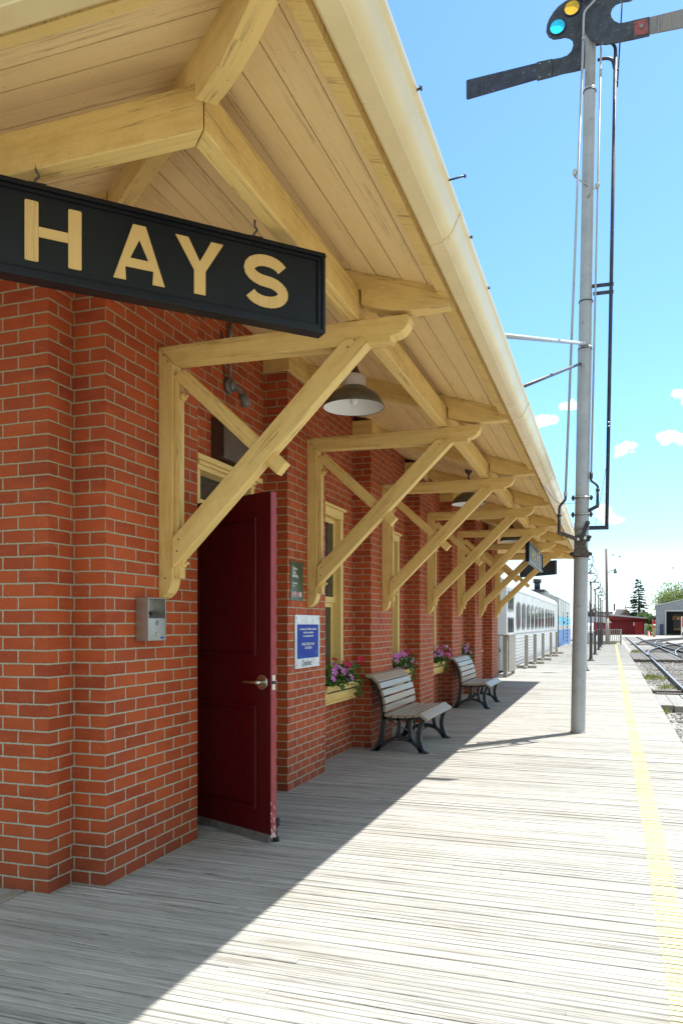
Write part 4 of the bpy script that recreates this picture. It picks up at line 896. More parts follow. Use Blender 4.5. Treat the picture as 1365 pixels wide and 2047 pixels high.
def lens(px, py, r_, nm, col):
    m, N, L, B = newmat(nm); tc = N.new('ShaderNodeTexCoord').outputs['Object']
    c = mixc(N, L, rng(N, L, noise(N, L, tc, 18, 4), .35, .65), col, tuple(x * .75 for x in col)); L.new(c, B.inputs['Base Color']); B.inputs['Roughness'].default_value = .2
    tr_ = N.new('ShaderNodeBsdfTranslucent'); L.new(c, tr_.inputs[0]); mx = N.new('ShaderNodeMixShader'); mx.inputs[0].default_value = .6; L.new(B.outputs[0], mx.inputs[1]); L.new(tr_.outputs[0], mx.inputs[2]); L.new(mx.outputs[0], N['Material Output'].inputs[0])
    c_ = sp_(px, py, .094); rr = r_ * .0066
    k = MB(); k.tube([c_ + V((rr * math.cos(a * .2618), 0, rr * math.sin(a * .2618))) for a in range(25)], .012, 8, cap=False); rim = obj('lens_rim', k, SEMB, arm)
    k = MB(); n_ = 28; k.add([c_ + V((0, -.014, 0))] + [c_ + V((rr * .55 * math.cos(a * 6.28318 / n_), -.011, rr * .55 * math.sin(a * 6.28318 / n_))) for a in range(n_)] + [c_ + V((rr * math.cos(a * 6.28318 / n_), -.001, rr * math.sin(a * 6.28318 / n_))) for a in range(n_)],
        [(0, 1 + a, 1 + (a + 1) % n_) for a in range(n_)] + [(1 + a, 1 + n_ + a, 1 + n_ + (a + 1) % n_, 1 + (a + 1) % n_) for a in range(n_)], None, 0, True)
    obj('lens', k, m, arm)
lens(1114, 52, 16, 'cyan_signal_glass', (.03, .72, 1.0)); lens(1143, 14, 16, 'amber_signal_glass', (.85, .48, .04)); lens(1171, -13, 13, 'red_signal_glass', (.6, .02, .02))
# right arm (in front of the mast)
RA = [(757, 20), (752, 90), (757, 160), (772, 205), (800, 240), (840, 262), (890, 268), (950, 258), (1010, 246), (1060, 236), (1160, 213), (1160, 97), (1062, 119), (1010, 132), (975, 137), (945, 124), (926, 100), (922, 72), (932, 44), (952, 22), (985, 8), (1040, 0), (1075, -20), (1080, -70), (1030, -110), (940, -120), (850, -100), (790, -50)]
k = MB(); k.prism([sp_(*zz(*p), -.15) for p in RA], (0, .022, 0)); arm2 = obj('spectacle_arm', k, SEMB2, t, .003)
k = MB(); k.prism([sp_(*zz(*p), -.127) for p in [(1065, 122), (1150, 103), (1365, 50), (1620, -22), (1632, 125), (1365, 163), (1160, 203), (1065, 226)]], (0, .022, 0)); obj('blade', k, OLDW, arm2, .002)
k = MB(); k.prism([sp_(*zz(*p), -.15) for p in [(1062, 130), (1147, 110), (1152, 200), (1070, 218)]], (0, -.006, 0)); rp_ = obj('red_plate', k, plain('faded_red_paint', (.30, .06, .06), (.22, .05, .05), rough=.6, scale=10, spot=(.3, .2, .18)), arm2, .002)
k = MB(); c_ = sp_(*zz(1110, 158), -.156); k.cyl(c_, c_ - V((0, .012, 0)), .028, n=6, smooth=False); obj('bolt', k, OLDW, rp_)
for p in ((1075, 142), (1138, 125), (1080, 206), (1142, 190)): k = MB(); c_ = sp_(*zz(*p), -.156); k.cyl(c_, c_ - V((0, .006, 0)), .010, n=8); obj('bolt', k, RUSTY, rp_)
k = MB(); c_ = sp_(1172, -10, -.2); k.cyl(c_, c_ + V((0, .5, 0)), .04, n=16); obj('arm_spindle', k, IRON, t)
sem.location = SB; sem.rotation_euler = (0, LEAN, 0)

# ------------------------------------------------------------------ platform lamps
def lamppost(x, y, label):
    t = thing('platform_lamp', label, 'lamp post', (x, y, 0), 'black lyre-topped lamps along the platform')
    k = MB(); k.lathe((x, y, 0), [(.0, .001), (.14, .001), (.14, .025), (.085, .05), (.066, .12), (.058, .18), (.055, 1.02), (.07, 1.04), (.07, 1.07), (.034, 1.12), (.030, 3.05), (.05, 3.07), (.05, 3.10), (.0, 3.12)], 16); obj('post', k, IRON, t)
    k = MB()
    for sx in (1, -1): k.tube(smooth_path([(x, y, 3.09), (x + sx * .10, y, 3.11), (x + sx * .20, y, 3.22), (x + sx * .235, y, 3.38), (x + sx * .20, y, 3.53), (x + sx * .12, y, 3.62), (x + sx * .10, y, 3.70), (x + sx * .05, y, 3.76), (x, y, 3.78)]), .013, 8)
    k.cyl((x, y, 3.74), (x, y, 3.92), .018, .004, n=10); obj('lyre_frame', k, IRON, t)
    k = MB(); k.cyl((x, y, 3.56), (x, y, 3.78), .008, n=8); k.lathe((x, y, 3.42), [(.17, 0), (.155, .03), (.08, .06), (.045, .10), (.03, .15), (.0, .155)], 20); obj('lamp_shade', k, IRON, t)
    k = MB(); k.ell((x, y, 3.42), .045, .045, .05); obj('bulb', k, WHITE, t); return t
lp0 = lamppost(-.68, 25.0, 'black lamp post almost hidden behind the grey mast, only its lyre top showing')
for (x, y, lb) in ((-.65, 31.9, 'nearest fully visible black lamp post beside the grey mast'), (-.6, 38.7, 'second clearly seen black lamp post, one behind the nearest'), (-.52, 45.7, 'black lamp post third in the receding row before the end railing'), (-.47, 51.0, 'black lamp post next to last of the receding row'), (-.42, 56.5, 'farthest black lamp post by the end railing')): dup(lp0, (x, y, 0), label=lb)

# ------------------------------------------------------------------ barrier posts and ramp fence
def tpost(x, y, label):
    t = thing('barrier_post', label, 'post', (x, y, 0), 'wooden barrier posts beside the white coach')
    k = MB(); k.box(x - .055, x + .055, y - .055, y + .055, .09, 1.08); p_ = obj('post', k, GREYW, t, .006)
    k = MB(); k.box(x - .32, x + .32, y - .05, y + .05, .001, .089, (1, 0, 0)); k.box(x - .045, x + .045, y - .45, y - .052, .001, .075, (0, 1, 0)); k.box(x - .045, x + .045, y + .052, y + .45, .001, .075, (0, 1, 0)); obj('foot', k, GREYW, t, .005)
    k = MB(); k.box(x - .058, x + .058, y - .058, y + .058, .98, 1.0); obj('strap', k, plain('yellow_strap', (.6, .55, .2), rough=.6), t)
    return t
tp = tpost(-2.53, 25.9, 'nearest wooden barrier post with a cross foot beside the white coach')
for x, y, lb in ((-2.51, 28.8, 'second nearest wooden barrier post beside the white coach'), (-2.47, 31.9, 'middle one of the five wooden barrier posts by the coach'), (-2.43, 35.8, 'fourth wooden barrier post along the white coach'), (-2.4, 39.3, 'farthest wooden barrier post at the end of the row')): dup(tp, (x, y, 0), label=lb)
t = thing('picket_fence', 'grey wooden picket railing at the far corner of the station', 'fence', (-2.6, 22, 0))
k = MB()
for xx, yy in ((-2.67, 21.1), (-2.67, 22.85), (-3.35, 21.1)): k = MB(); k.box(xx, xx + .1, yy, yy + .1, .0, 1.12); obj('post', k, GREYW, t, .005)
k = MB(); k.box(-2.69, -2.53, 21.08, 23.0, 1.121, 1.16, (0, 1, 0)); k.box(-3.36, -2.691, 21.09, 21.21, 1.121, 1.16, (1, 0, 0)); k.box(-2.60, -2.56, 21.2, 22.85, .16, .25, (0, 1, 0)); k.box(-2.60, -2.56, 21.2, 22.85, 1.0, 1.12, (0, 1, 0)); obj('rail', k, GREYW, t, .004)
for i in range(9): k = MB(); yy = 21.26 + i * .178; k.box(-2.559, -2.535, yy, yy + .125, .12, 1.12); obj('picket', k, GREYW, t, .002)
for i in range(5): k = MB(); xx = -3.2 + i * .13; k.box(xx, xx + .03, 21.13, 21.16, .1, 1.12); obj('picket', k, GREYW, t)
t = thing('end_railing', 'low grey wooden railing closing the far end of the platform', 'railing', (.2, 58.5, 0))
k = MB()
for xx in (-.75, .0, .78): k = MB(); k.box(xx, xx + .1, 58.3, 58.4, 0, 1.05); obj('post', k, GREYW, t)
k = MB(); k.box(-.8, .92, 58.28, 58.42, 1.051, 1.10, (1, 0, 0)); k.box(-.75, .88, 58.33, 58.37, .15, .24, (1, 0, 0)); obj('rail', k, GREYW, t)
for i in range(12): k = MB(); xx = -.62 + i * .125; k.box(xx, xx + .04, 58.29, 58.325, .08, 1.05); obj('picket', k, GREYW, t)

# ------------------------------------------------------------------ coach and second rail car
XS = -3.3; CX2 = -6.3; cy0, cy1 = 26.9, 55.2
t = thing('passenger_coach', 'long white railway coach with a row of tall rounded windows standing left of the platform', 'railway coach', (-4.8, 41, -.33))
sec = [(XS, -.16), (XS, 2.72), (XS - .02, 2.86), (XS - .09, 2.98), (XS - .22, 3.08), (XS - .6, 3.24), (XS - 1.1, 3.33), (XS - 1.5, 3.35)]
sec = sec + [(2 * (XS - 1.5) - x, z) for x, z in sec[-2::-1]]
k = MB(); k.prism([(x, cy0, z) for x, z in sec], (0, cy1 - cy0, 0), (0, 1, 0)); body = obj('body', k, CARW, t)
k = MB()
for i in range(9): z = -.10 + i * .125; k.cyl((XS - .012, cy0 + .35, z), (XS - .012, cy1 - .3, z), .022, n=8)
k.box(XS, XS + .02, cy0 + .3, cy1 - .2, 1.10, 1.16, (0, 1, 0)); obj('corrugated_skirt', k, CARW, t)
k = MB(); k.box(XS, XS + .012, cy0 + .2, cy1 - .2, 2.70, 2.725, (0, 1, 0)); k.box(XS - .001, XS + .006, cy0 + .02, cy0 + .06, -.1, 2.7); obj('drip_rail', k, CARW, t)
wy = [29.9 + 1.955 * i for i in range(6)] + [41.6, 44.05, 46.0, 48.0, 50.0]
def rr_yz(X, y0, y1, z0, z1, r): return [(X, a, b) for a, b in rrect(y0, y1, z0, z1, r, 5)]
for w in wy:
    k = MB(); k.prism(rr_yz(XS + .001, w - .02, w + 1.37, 1.25, 2.30, .32), (.022, 0, 0)); f = obj('window', k, plain('window_surround', (.10, .105, .11), rough=.4) if w == wy[0] else bpy.data.materials['window_surround'], t)
    k = MB(); k.prism(rr_yz(XS + .0235, w + .06, w + 1.29, 1.31, 2.24, .28), (.004, 0, 0)); obj('pane', k, GLASSC, f)
for z0, z1 in ((1.92, 2.62), (-.05, 1.68)):
    k = MB(); k.box(XS + .001, XS + .018, 27.3, 28.95, z0, z1); f = obj('door' if z0 < 1 else 'window', k, bpy.data.materials['window_surround'], t)
    if z0 > 1: k = MB(); k.box(XS + .0185, XS + .022, 27.4, 28.85, z0 + .06, z1 - .06); obj('pane', k, GLASS, f)
    else:
        for yy in (27.38, 27.9, 28.42): k = MB(); k.box(XS + .0185, XS + .022, yy, yy + .42, 1.14, 1.64); obj('pane', k, GLASS, f)
k = MB(); k.box(XS - 2.9, XS - .1, cy0 + .6, cy1 - .4, -.33, -.17); obj('underframe', k, IRON, t)
k = MB(); k.box(XS + .001, XS + .007, 31.2, 31.9, .15, .62); k.box(XS + .001, XS + .012, 29.4, 29.5, 2.35, 2.55); k.ell((XS + .01, 41.5, 2.6), .03, .06, .05); k.box(XS + .001, XS + .008, 52.4, 54.2, 1.3, 2.35); obj('hatch', k, CARW, t)
k = MB(); k.box(-4.9, -4.3, 43.5, 44.6, 3.3, 3.46); obj('roof_vent', k, GREYW, t)
k = MB(); k.tube(smooth_path([(-3.75, cy0 - .05, .45), (-3.75, cy0 - .12, .6), (-3.55, cy0 - .12, .62), (-3.5, cy0 - .05, .5)]), .025, 8); k.box(-4.6, -3.7, cy0 - .08, cy0 + .0, -.25, .0); obj('end_hose', k, IRON, t)
k = MB(); k.box(-5.2, -4.4, cy0 - .02, cy0 - .001, .1, 2.2); obj('end_door', k, plain('grey_coach_paint', (.45, .47, .48), rough=.4), t)
# blue car
t = thing('generator_car', 'pale grey railway van with blue and white bands behind the white coach', 'railway car', (-4.8, 65, -.33))
c0, c1 = 56.6, 74.5; GREYC = plain('pale_grey_van_paint', (.46, .48, .46), rough=.45)
def band(nm, z0, z1, m): k = MB(); k.box(CX2, XS, c0, c1, z0, z1, (0, 1, 0)); return obj(nm, k, m, t)
band('body', 2.01, 3.32, GREYC); band('sky_blue_band', 1.39, 2.009, plain('sky_blue_paint', (.10, .50, .72), rough=.4)); band('white_band', 1.05, 1.389, CARW); band('royal_blue_band', -.28, 1.049, plain('royal_blue_paint', (.05, .17, .46), (.07, .20, .50), rough=.4))
k = MB(); k.prism([(x, c0, z) for x, z in [(XS + .03, 3.321), (XS - .5, 3.55), (CX2 + .5, 3.55), (CX2 - .03, 3.321)]], (0, c1 - c0, 0)); k.box(-5.6, -4.0, 57.2, 61, 3.5, 3.75); rf_ = obj('roof', k, GREYC, t)
k = MB(); k.box(-5.5, -4.3, 56.9, 60, 3.751, 3.95); k.cyl((-4.9, 58, 3.95), (-4.9, 58, 4.7), .22, n=14); k.cyl((-4.9, 58, 4.45), (-4.9, 58, 4.75), .30, n=14); obj('exhaust_stack', k, IRON, rf_)
for i in range(9):
    k = MB(); k.box(XS + .001, XS + .04, 67.5 + i * .0, 69.4, 0 + i * .29, .14 + i * .29); obj('louvre', k, IRON, t)
for yy in (59, 61.5, 64.5): k = MB(); k.box(XS + .001, XS + .03, yy, yy + .12, -.1, 3.2); obj('rib', k, GREYC, t)
k = MB(); k.box(XS + .001, XS + .035, 61.9, 62.1, .2, 2.4); k.ell((XS + .05, 62, 1.6), .08, .15, .12); obj('door_handle', k, IRON, t)
k = MB(); k.box(XS - 2.8, XS - .15, c0 + .5, c1 - .5, -.329, -.28); obj('underframe', k, IRON, t)
k = MB()
for i in range(6): k.box(XS - .02, XS + .02, 55.3, 56.5, -.2 + i * .42, -.2 + i * .42 + .2)
k.box(XS - .5, XS - .05, 55.25, 56.55, -.3, 2.6); obj('gangway', k, IRON, t)

# ------------------------------------------------------------------ tracks and ballast
def rail_path(P, name='rail', parent=None):
    k = MB(); Q = smooth_path([(x, y, 0) for x, y in P], 8)
    for w, z0, z1, mi in ((.13, -.335, -.305, 0), (.03, -.305, -.22, 0), (.07, -.22, -.185, 0), (.055, -.185, -.180, 1)):
        for i in range(len(Q) - 1):
            a, b = Q[i], Q[i + 1]; d = (b - a).normalized(); n_ = V((-d.y, d.x, 0)) * w / 2
            k.prism([V((p.x, p.y, z0)) for p in (a - n_, b - n_, b + n_, a + n_)], (0, 0, z1 - z0), d, mi)
    return obj(name, k, [RAILM, RAILT], parent, weld=False)
def track(center, n, y0, dy, label, sl_w=2.5):
    """center: list of rails (two polylines)"""
    t = thing('railway_track', label, 'railway track', (center[0][0][0], center[0][0][1], -.33)); t['kind'] = 'structure'
    for P in center: rail_path(P, 'rail', t)
    Qa = smooth_path([(x, y, 0) for x, y in center[0]], 10); Qb = smooth_path([(x, y, 0) for x, y in center[1]], 10)
    def ev(Q, f): i = f * (len(Q) - 1); j = min(int(i), len(Q) - 2); return Q[j].lerp(Q[j + 1], i - j)
    for i in range(n):
        f = (i + .5) / n; a, b = ev(Qa, f), ev(Qb, f); d = (b - a).normalized(); m = (a + b) / 2; q = V((-d.y, d.x, 0)) * .115; z = -.375 + R.uniform(-.01, .012)
        s_ = MB(); L_ = d * (sl_w / 2 + R.uniform(-.05, .1)); s_.prism([V((p.x, p.y, z)) for p in (m - L_ - q, m + L_ - q, m + L_ + q, m - L_ + q)], (0, 0, .06), d); obj('sleeper', s_, SLEEP, t)
RX1 = [(1.80, 5), (1.78, 12), (1.79, 21.4), (1.90, 33), (1.98, 44), (2.05, 63), (2.2, 113)]
RX2 = [(3.235, 5), (3.215, 12), (3.2, 21.4), (3.3, 33), (3.42, 44), (3.49, 63), (3.64, 113)]
track([RX1, RX2], 90, 5, .6, 'straight pair of rails running along the platform edge')
track([[(1.95, 41), (2.05, 46), (2.52, 53), (3.62, 61.6), (5.07, 69.8), (8.3, 83)], [(3.40, 41), (3.47, 45), (3.95, 52.3), (5.0, 60.5), (6.4, 68.5), (9.5, 81)]], 40, 0, 0, 'pair of rails curving away to the right from the straight line')
track([[(2.25, 70), (3.3, 84.1), (4.97, 93.3), (8.78, 105.2), (14, 116)], [(3.7, 70), (4.6, 83.3), (6.2, 92), (9.9, 104), (15, 114.7)]], 40, 0, 0, 'distant pair of rails curving toward the grey shed')
track([[(5.0, 32), (4.6, 40), (4.3, 50), (3.9, 62), (3.75, 80)], [(6.4, 32), (6.03, 40), (5.74, 50), (5.35, 62), (5.2, 80)]], 60, 0, 0, 'second pair of rails converging from the right')
st_ = MB(); rr = random.Random(5)
for i in range(9000):
    y = 5 + 36 * rr.random() ** 1.3; x = dk(y) + .05 + rr.random() * (4.2 if y > 14 else 1.5); s_ = rr.uniform(.016, .045); z = -.33 + s_ * .35
    if abs(x - 1.85) < .04 or abs(x - 3.28) < .04: continue
    a = rr.uniform(0, 6.28); P = []
    for (ux, uy, uz) in ((1, 0, 0), (0, 1, 0), (-1, 0, 0), (0, -1, 0), (0, 0, 1), (0, 0, -1)):
        q = s_ * rr.uniform(.6, 1.2); P.append((x + (ux * math.cos(a) - uy * math.sin(a)) * q, y + (ux * math.sin(a) + uy * math.cos(a)) * q, z + uz * q * .7))
    st_.add(P, [(0, 1, 4), (1, 2, 4), (2, 3, 4), (3, 0, 4), (1, 0, 5), (2, 1, 5), (3, 2, 5), (0, 3, 5)])
stuff(obj('ballast_stones', st_, STONE, weld=False))
def crossing(x0, x1, y0, y1, label, w=.30, m=None):
    t = thing('timber_crossing', label, 'crossing', ((x0 + x1) / 2, (y0 + y1) / 2, -.33)); t['kind'] = 'structure'
    x = x0
    while x < x1 - .05:
        ww = min(w, x1 - x); k = MB(); k.box(x, x + ww - .014, y0 + R.uniform(-.06, .06), y1 + R.uniform(-.08, .08), -.36, -.19 + R.uniform(-.008, .008), (0, 1, 0)); obj('plank', k, m or CROSSW, t, .006); x += ww
crossing(.94, 1.72, 16.75, 19.3, 'bleached timber planks between the platform and the first rail'); crossing(1.9, 3.15, 16.75, 19.3, 'bleached timber planks between the rails nearest the camera')
crossing(1.1, 1.86, 38.5, 47.5, 'old timber planks beside the first rail farther along', .3, SLEEP); crossing(2.06, 3.3, 38.5, 47.5, 'old timber planks between the rails farther along', .25, SLEEP)
for (x, y, lab) in ((1.55, 20.5, 'broken grey sleeper end lying askew in the ballast'), (1.5, 21.3, 'split grey sleeper lying in the ballast just behind another')):
    k = MB(); k.box(x - .45, x + .35, y - .1, y + .1, -.34, -.25, (1, 0, 0)); o = obj('loose_sleeper', k, SLEEP, bevel=.01); tag(o, lab, 'timber'); o.rotation_euler = (0, 0, R.uniform(-.2, .2))
GRASSL = island('weed_leaf', (.15, .17, .04), (.30, .31, .09), .7, .3)
def weed(x, y, n, sz, label):
    k = MB()
    for i in range(n):
        a = R.uniform(0, 6.28); q = R.random() ** .6 * sz; p_ = V((x + q * math.cos(a), y + q * 2 * math.sin(a), -.33)); h = R.uniform(.06, .2) * (1 - .5 * q / sz); d = V((R.uniform(-.08, .08), R.uniform(-.08, .08), h)); w = V((R.uniform(-1, 1), R.uniform(-1, 1), 0)).normalized() * .012
        k.add([p_ - w, p_ + w, p_ + d + w * .6, p_ + d * 1.15, p_ + d - w * .6], [(0, 1, 2, 3, 4)])
    o = obj('weed_clump', k, GRASSL, weld=False); tag(o, label, 'weeds')
weed(1.32, 26.8, 260, .45, 'yellow green weeds growing in the ballast beside the platform edge'); weed(1.5, 22.9, 70, .2, 'small sparse weeds in the ballast nearer the camera'); weed(1.02, 16.4, 50, .10, 'tiny bright weed in front of the near timber planks')
weed(1.6, 52, 300, .3, 'thin green strip of weeds beside the distant planks')
g = MB()
for i in range(2600):
    x = R.uniform(-2.2, .6); yy = R.uniform(60.5, 75); h = R.uniform(.1, .35); a = R.uniform(0, 3.14); w = V((math.cos(a), math.sin(a), 0)) * .06
    p_ = V((x, yy, -.33)); g.add([p_ - w, p_ + w, p_ + V((R.uniform(-.1, .1), R.uniform(-.1, .1), h))], [(0, 1, 2)])
stuff(obj('grass', g, GRASSL, weld=False))

# ------------------------------------------------------------------ far background
GZ = -.33
def box_at(mb, px0, px1, pz0, pz1, zc, depth, g=None):
    """upright block whose near face spans these columns at depth zc, turned square to the view axis"""
    a = V((*at(px0, zc), 0)); b = V((*at(px1, zc), 0)); n_ = ((a + b) * .5).normalized(); z0 = pz0; z1 = pz1
    mb.prism([V((p.x, p.y, z0)) for p in (a, b, b + n_ * depth, a + n_ * depth)], (0, 0, z1 - z0), g or (0, 0, 1))
REDW = wood('red_shed_boards', (.24, .022, .026), (.19, .018, .022), (.09, .01, .012), .4, gs=(.4, 4)); REDB = plain('bright_red_door', (.42, .028, .028), (.36, .024, .024), rough=.5, scale=3)
CORR = plain('grey_corrugated_metal', (.27, .29, .31), (.23, .25, .27), rough=.5, scale=2); DARK = plain('dark_interior_paint', (.02, .022, .026), rough=.9); ROOFP = plain('pale_sheet_roof', (.42, .41, .41), (.36, .35, .36), rough=.5, scale=3)
# utility pole
ux, uy = at(1214, 62)
t = thing('utility_pole', 'tall dark wooden utility pole with a small arm lamp beyond the platform end', 'pole', (ux, uy, GZ))
k = MB(); topx, topy = at(1211.6, 62); k.tube([(ux, uy, GZ), (ux + (topx - ux) * .45, uy + (topy - uy) * .45, 3.2), (topx, topy, 7.5)], [.13, .115, .085], 14); pl_ = obj('pole', k, wood('old_pole_wood', (.16, .13, .11), (.11, .09, .08), (.03, .025, .02), .6), t)
k = MB(); k.tube([(ux, uy, GZ), (ux + (topx - ux) * .3, uy + (topy - uy) * .3, 1.95)], [.137, .126], 14); obj('pole_sleeve', k, GREYW, t)
k = MB(); bx, by = at(1213, 62); ex, ey = at(1229.5, 62); k.tube(smooth_path([(bx, by, 5.5), (bx + (ex - bx) * .4, by + (ey - by) * .4, 5.72), (ex, ey, 5.78)]), .035, 8); arm_ = obj('lamp_arm', k, GREYP, t)
k = MB(); k.lathe((ex, ey, 5.5), [(.0, .0), (.12, .02), (.15, .12), (.10, .22), (.09, .32), (.06, .42), (0, .46)], 14); obj('lamp_head', k, GREYP, t)
# red shed, bright doors, house, canopy
t = thing('red_shed', 'long low dark red wooden shed with brighter red double doors beyond the tracks', 'shed', (*at(1250, 135), GZ))
k = MB(); box_at(k, 1192, 1291, GZ, 2.35, 135, 9); w_ = obj('wall', k, REDW, t)
k = MB(); a = V((*at(1192, 134), 3.05)); b = V((*at(1293, 134), 2.42)); n_ = V((*at(1250, 1.), 0)).normalized() * 10; k.prism([V((a.x, a.y, 2.3)), V((b.x, b.y, 2.3)), b, a], n_); obj('roof', k, REDW, t)
k = MB(); a2 = V((*at(1218, 133.5), 3.0)); b2 = V((*at(1294, 133.5), 2.42)); k.prism([a2, b2, b2 + V((0, 0, .22)), a2 + V((0, 0, .28))], n_ * 1.1); obj('roof_edge', k, ROOFP, t)
for p0, p1 in ((1268, 1276.3), (1276.7, 1285)): k = MB(); box_at(k, p0, p1, GZ + .05, 1.95, 134.8, .15); obj('door', k, REDB, t)
k = MB(); box_at(k, 1256, 1266.5, GZ, 1.9, 134.9, .1); obj('door', k, REDW, t)
k = MB(); box_at(k, 1265.5, 1268, 1.25, 1.85, 134.7, .06); obj('notice', k, WHITE, t)
t = thing('white_roofed_annex', 'small building with a pale low roof left of the red shed', 'building', (*at(1200, 128), GZ))
k = MB(); box_at(k, 1186, 1221, GZ, 1.85, 128, 6); obj('wall', k, REDW, t)
k = MB(); a = [V((*at(px, 127.5), z)) for px, z in ((1182, 1.85), (1223, 1.7), (1212, 2.7), (1186, 2.75))]; k.prism(a, V((-SN, CN, 0)) * 7); obj('roof', k, ROOFP, t)
t = thing('brick_house', 'brown house with a pale gabled roof and chimney behind the red shed', 'house', (*at(1240, 175), GZ))
k = MB(); box_at(k, 1216, 1268, GZ, 3.2, 175, 8); obj('wall', k, plain('brown_house_wall', (.2, .13, .10), rough=.8), t)
k = MB(); n_ = V((*at(1240, 1.), 0)).normalized(); a = [V((*at(px, 175), z)) for px, z in ((1224, 3.0), (1236, 3.2), (1252, 4.9), (1232, 4.95))]; k.prism([a[0], a[1], a[2], a[3]], n_ * 7); r_ = obj('roof', k, ROOFP, t)
k = MB(); a = [V((*at(px, 174.5), z)) for px, z in ((1236, 3.1), (1268, 3.1), (1252, 5.0))]; k.prism(a, n_ * 8); obj('gable', k, plain('brown_house_gable', (.16, .09, .07), rough=.8), t)
k = MB(); box_at(k, 1226, 1229.6, 4.6, 6.2, 176, 1.0); obj('chimney', k, plain('brown_brick_chimney', (.12, .07, .06), rough=.8), r_)
k = MB(); q = V((*at(1250.5, 175), 5.0)); k.cyl(q, q + V((0, 0, 1.3)), .16, .03, n=8); obj('finial', k, IRON, r_)
t = thing('flat_roofed_block', 'pale grey flat roofed block far behind the lamp posts', 'building', (*at(1210, 190), GZ))
k = MB(); box_at(k, 1190, 1224, GZ, 4.3, 190, 8); obj('wall', k, plain('pale_grey_wall', (.36, .37, .36), rough=.7), t)
k = MB(); box_at(k, 1189, 1225, 4.301, 4.6, 189.6, 9); obj('parapet', k, plain('dark_parapet', (.16, .17, .16), rough=.7), t)
for p0 in (1194, 1202, 1214): k = MB(); box_at(k, p0, p0 + 5, 2.2, 3.6, 189.9, .1); obj('window', k, GLASS, t)
t = thing('dark_railcar', 'dull blue grey railcar end just right of the mast', 'railway car', (*at(1173, 84), GZ))
k = MB(); box_at(k, 1160, 1175, GZ + .3, 4.6, 84, 9); obj('body', k, plain('blue_grey_paint', (.18, .25, .27), (.14, .2, .22), rough=.5), t)
k = MB(); box_at(k, 1169, 1173.5, 2.4, 3.9, 83.9, .1); obj('window', k, GLASS, t)
k = MB(); box_at(k, 1161, 1174, GZ, GZ + .3, 84.2, 8); obj('underframe', k, IRON, t)
t = thing('white_crate', 'white boxy cabinet at the end of the platform beside the lamp posts', 'cabinet', (*at(1180, 64), GZ))
k = MB(); box_at(k, 1167, 1188, GZ, .93, 64, 1.4); obj('body', k, WHITE, t, .02)
k = MB(); box_at(k, 1169, 1176, -.1, .7, 63.97, .05); box_at(k, 1179, 1186, -.1, .7, 63.97, .05); obj('door', k, ROOFP, t)
# grey engine shed
t = thing('engine_shed', 'grey corrugated metal engine shed with a wide dark opening', 'shed', (*at(1340, 127), GZ))
n_ = V((*at(1306, 1.), 0)).normalized()
def quad(mb, P, depth): mb.prism([V((*at(px, zc_), z)) for px, z, zc_ in P], n_ * depth)
zc_ = 127.; ZT = lambda py: zat(py, zc_)
k = MB(); quad(k, [(1311, GZ, zc_), (1330, GZ, zc_), (1330, ZT(1206), zc_), (1311, ZT(1211), zc_)], .25); quad(k, [(1330.02, ZT(1221), zc_), (1440, ZT(1219), zc_), (1440, ZT(1196), zc_), (1400, ZT(1193), zc_), (1330.02, ZT(1206), zc_)], .25)
for i in range(30):
    px = 1312 + i * 4.2
    if px < 1330: box_at(k, px, px + 1.0, GZ, ZT(1212), zc_ - .06, .05)
    else: box_at(k, px, px + 1.0, ZT(1220), ZT(1209), zc_ - .06, .05)
quad(k, [(1311, GZ, zc_ + .25), (1314, GZ, zc_ + .25), (1314, ZT(1211), zc_ + .25), (1311, ZT(1211), zc_ + .25)], 30); obj('wall', k, CORR, t)
k = MB(); quad(k, [(1309.5, ZT(1211.5), zc_ - .3), (1400, ZT(1192), zc_ - .3), (1442, ZT(1195), zc_ - .3), (1442, ZT(1193), zc_ - .3), (1400, ZT(1190), zc_ - .3), (1309.5, ZT(1209.5), zc_ - .3)], 30); obj('roof', k, ROOFP, t)
k = MB(); box_at(k, 1329, 1331.5, GZ, ZT(1220), zc_ - .12, .1); box_at(k, 1331.6, 1440, ZT(1222.5), ZT(1219.5), zc_ - .12, .1); obj('door_frame', k, ROOFP, t)
k = MB(); box_at(k, 1319, 1326.5, GZ, ZT(1248), zc_ - .1, .05); obj('door', k, plain('dark_blue_door', (.02, .03, .09), rough=.5), t)
k = MB(); box_at(k, 1316, 1440, GZ, 4.6, zc_ + 22, .2); obj('back_wall', k, DARK, t)
t = thing('parked_locomotive', 'old dark locomotive with an orange brown nose parked inside the grey shed', 'locomotive', (*at(1352, 134), GZ))
k = MB(); box_at(k, 1345, 1378, GZ + .9, 3.3, 134, 9); obj('body', k, plain('dark_loco_paint', (.05, .045, .04), rough=.6), t, .15)
k = MB(); box_at(k, 1344, 1379, 2.2, 2.9, 133.6, .3); box_at(k, 1346, 1377, .45, .8, 133.4, .4); obj('buffer_beam', k, plain('orange_brown_paint', (.32, .15, .04), rough=.6), t)
k = MB(); q = V((*at(1355, 133.4), 2.45)); k.cyl(q, q - n_ * .3, .2, n=14); obj('headlight', k, plain('pale_lamp_glass', (.6, .45, .3), rough=.3), t)
k = MB(); box_at(k, 1347, 1376, GZ, GZ + .9, 134.3, 8); obj('underframe', k, DARK, t)
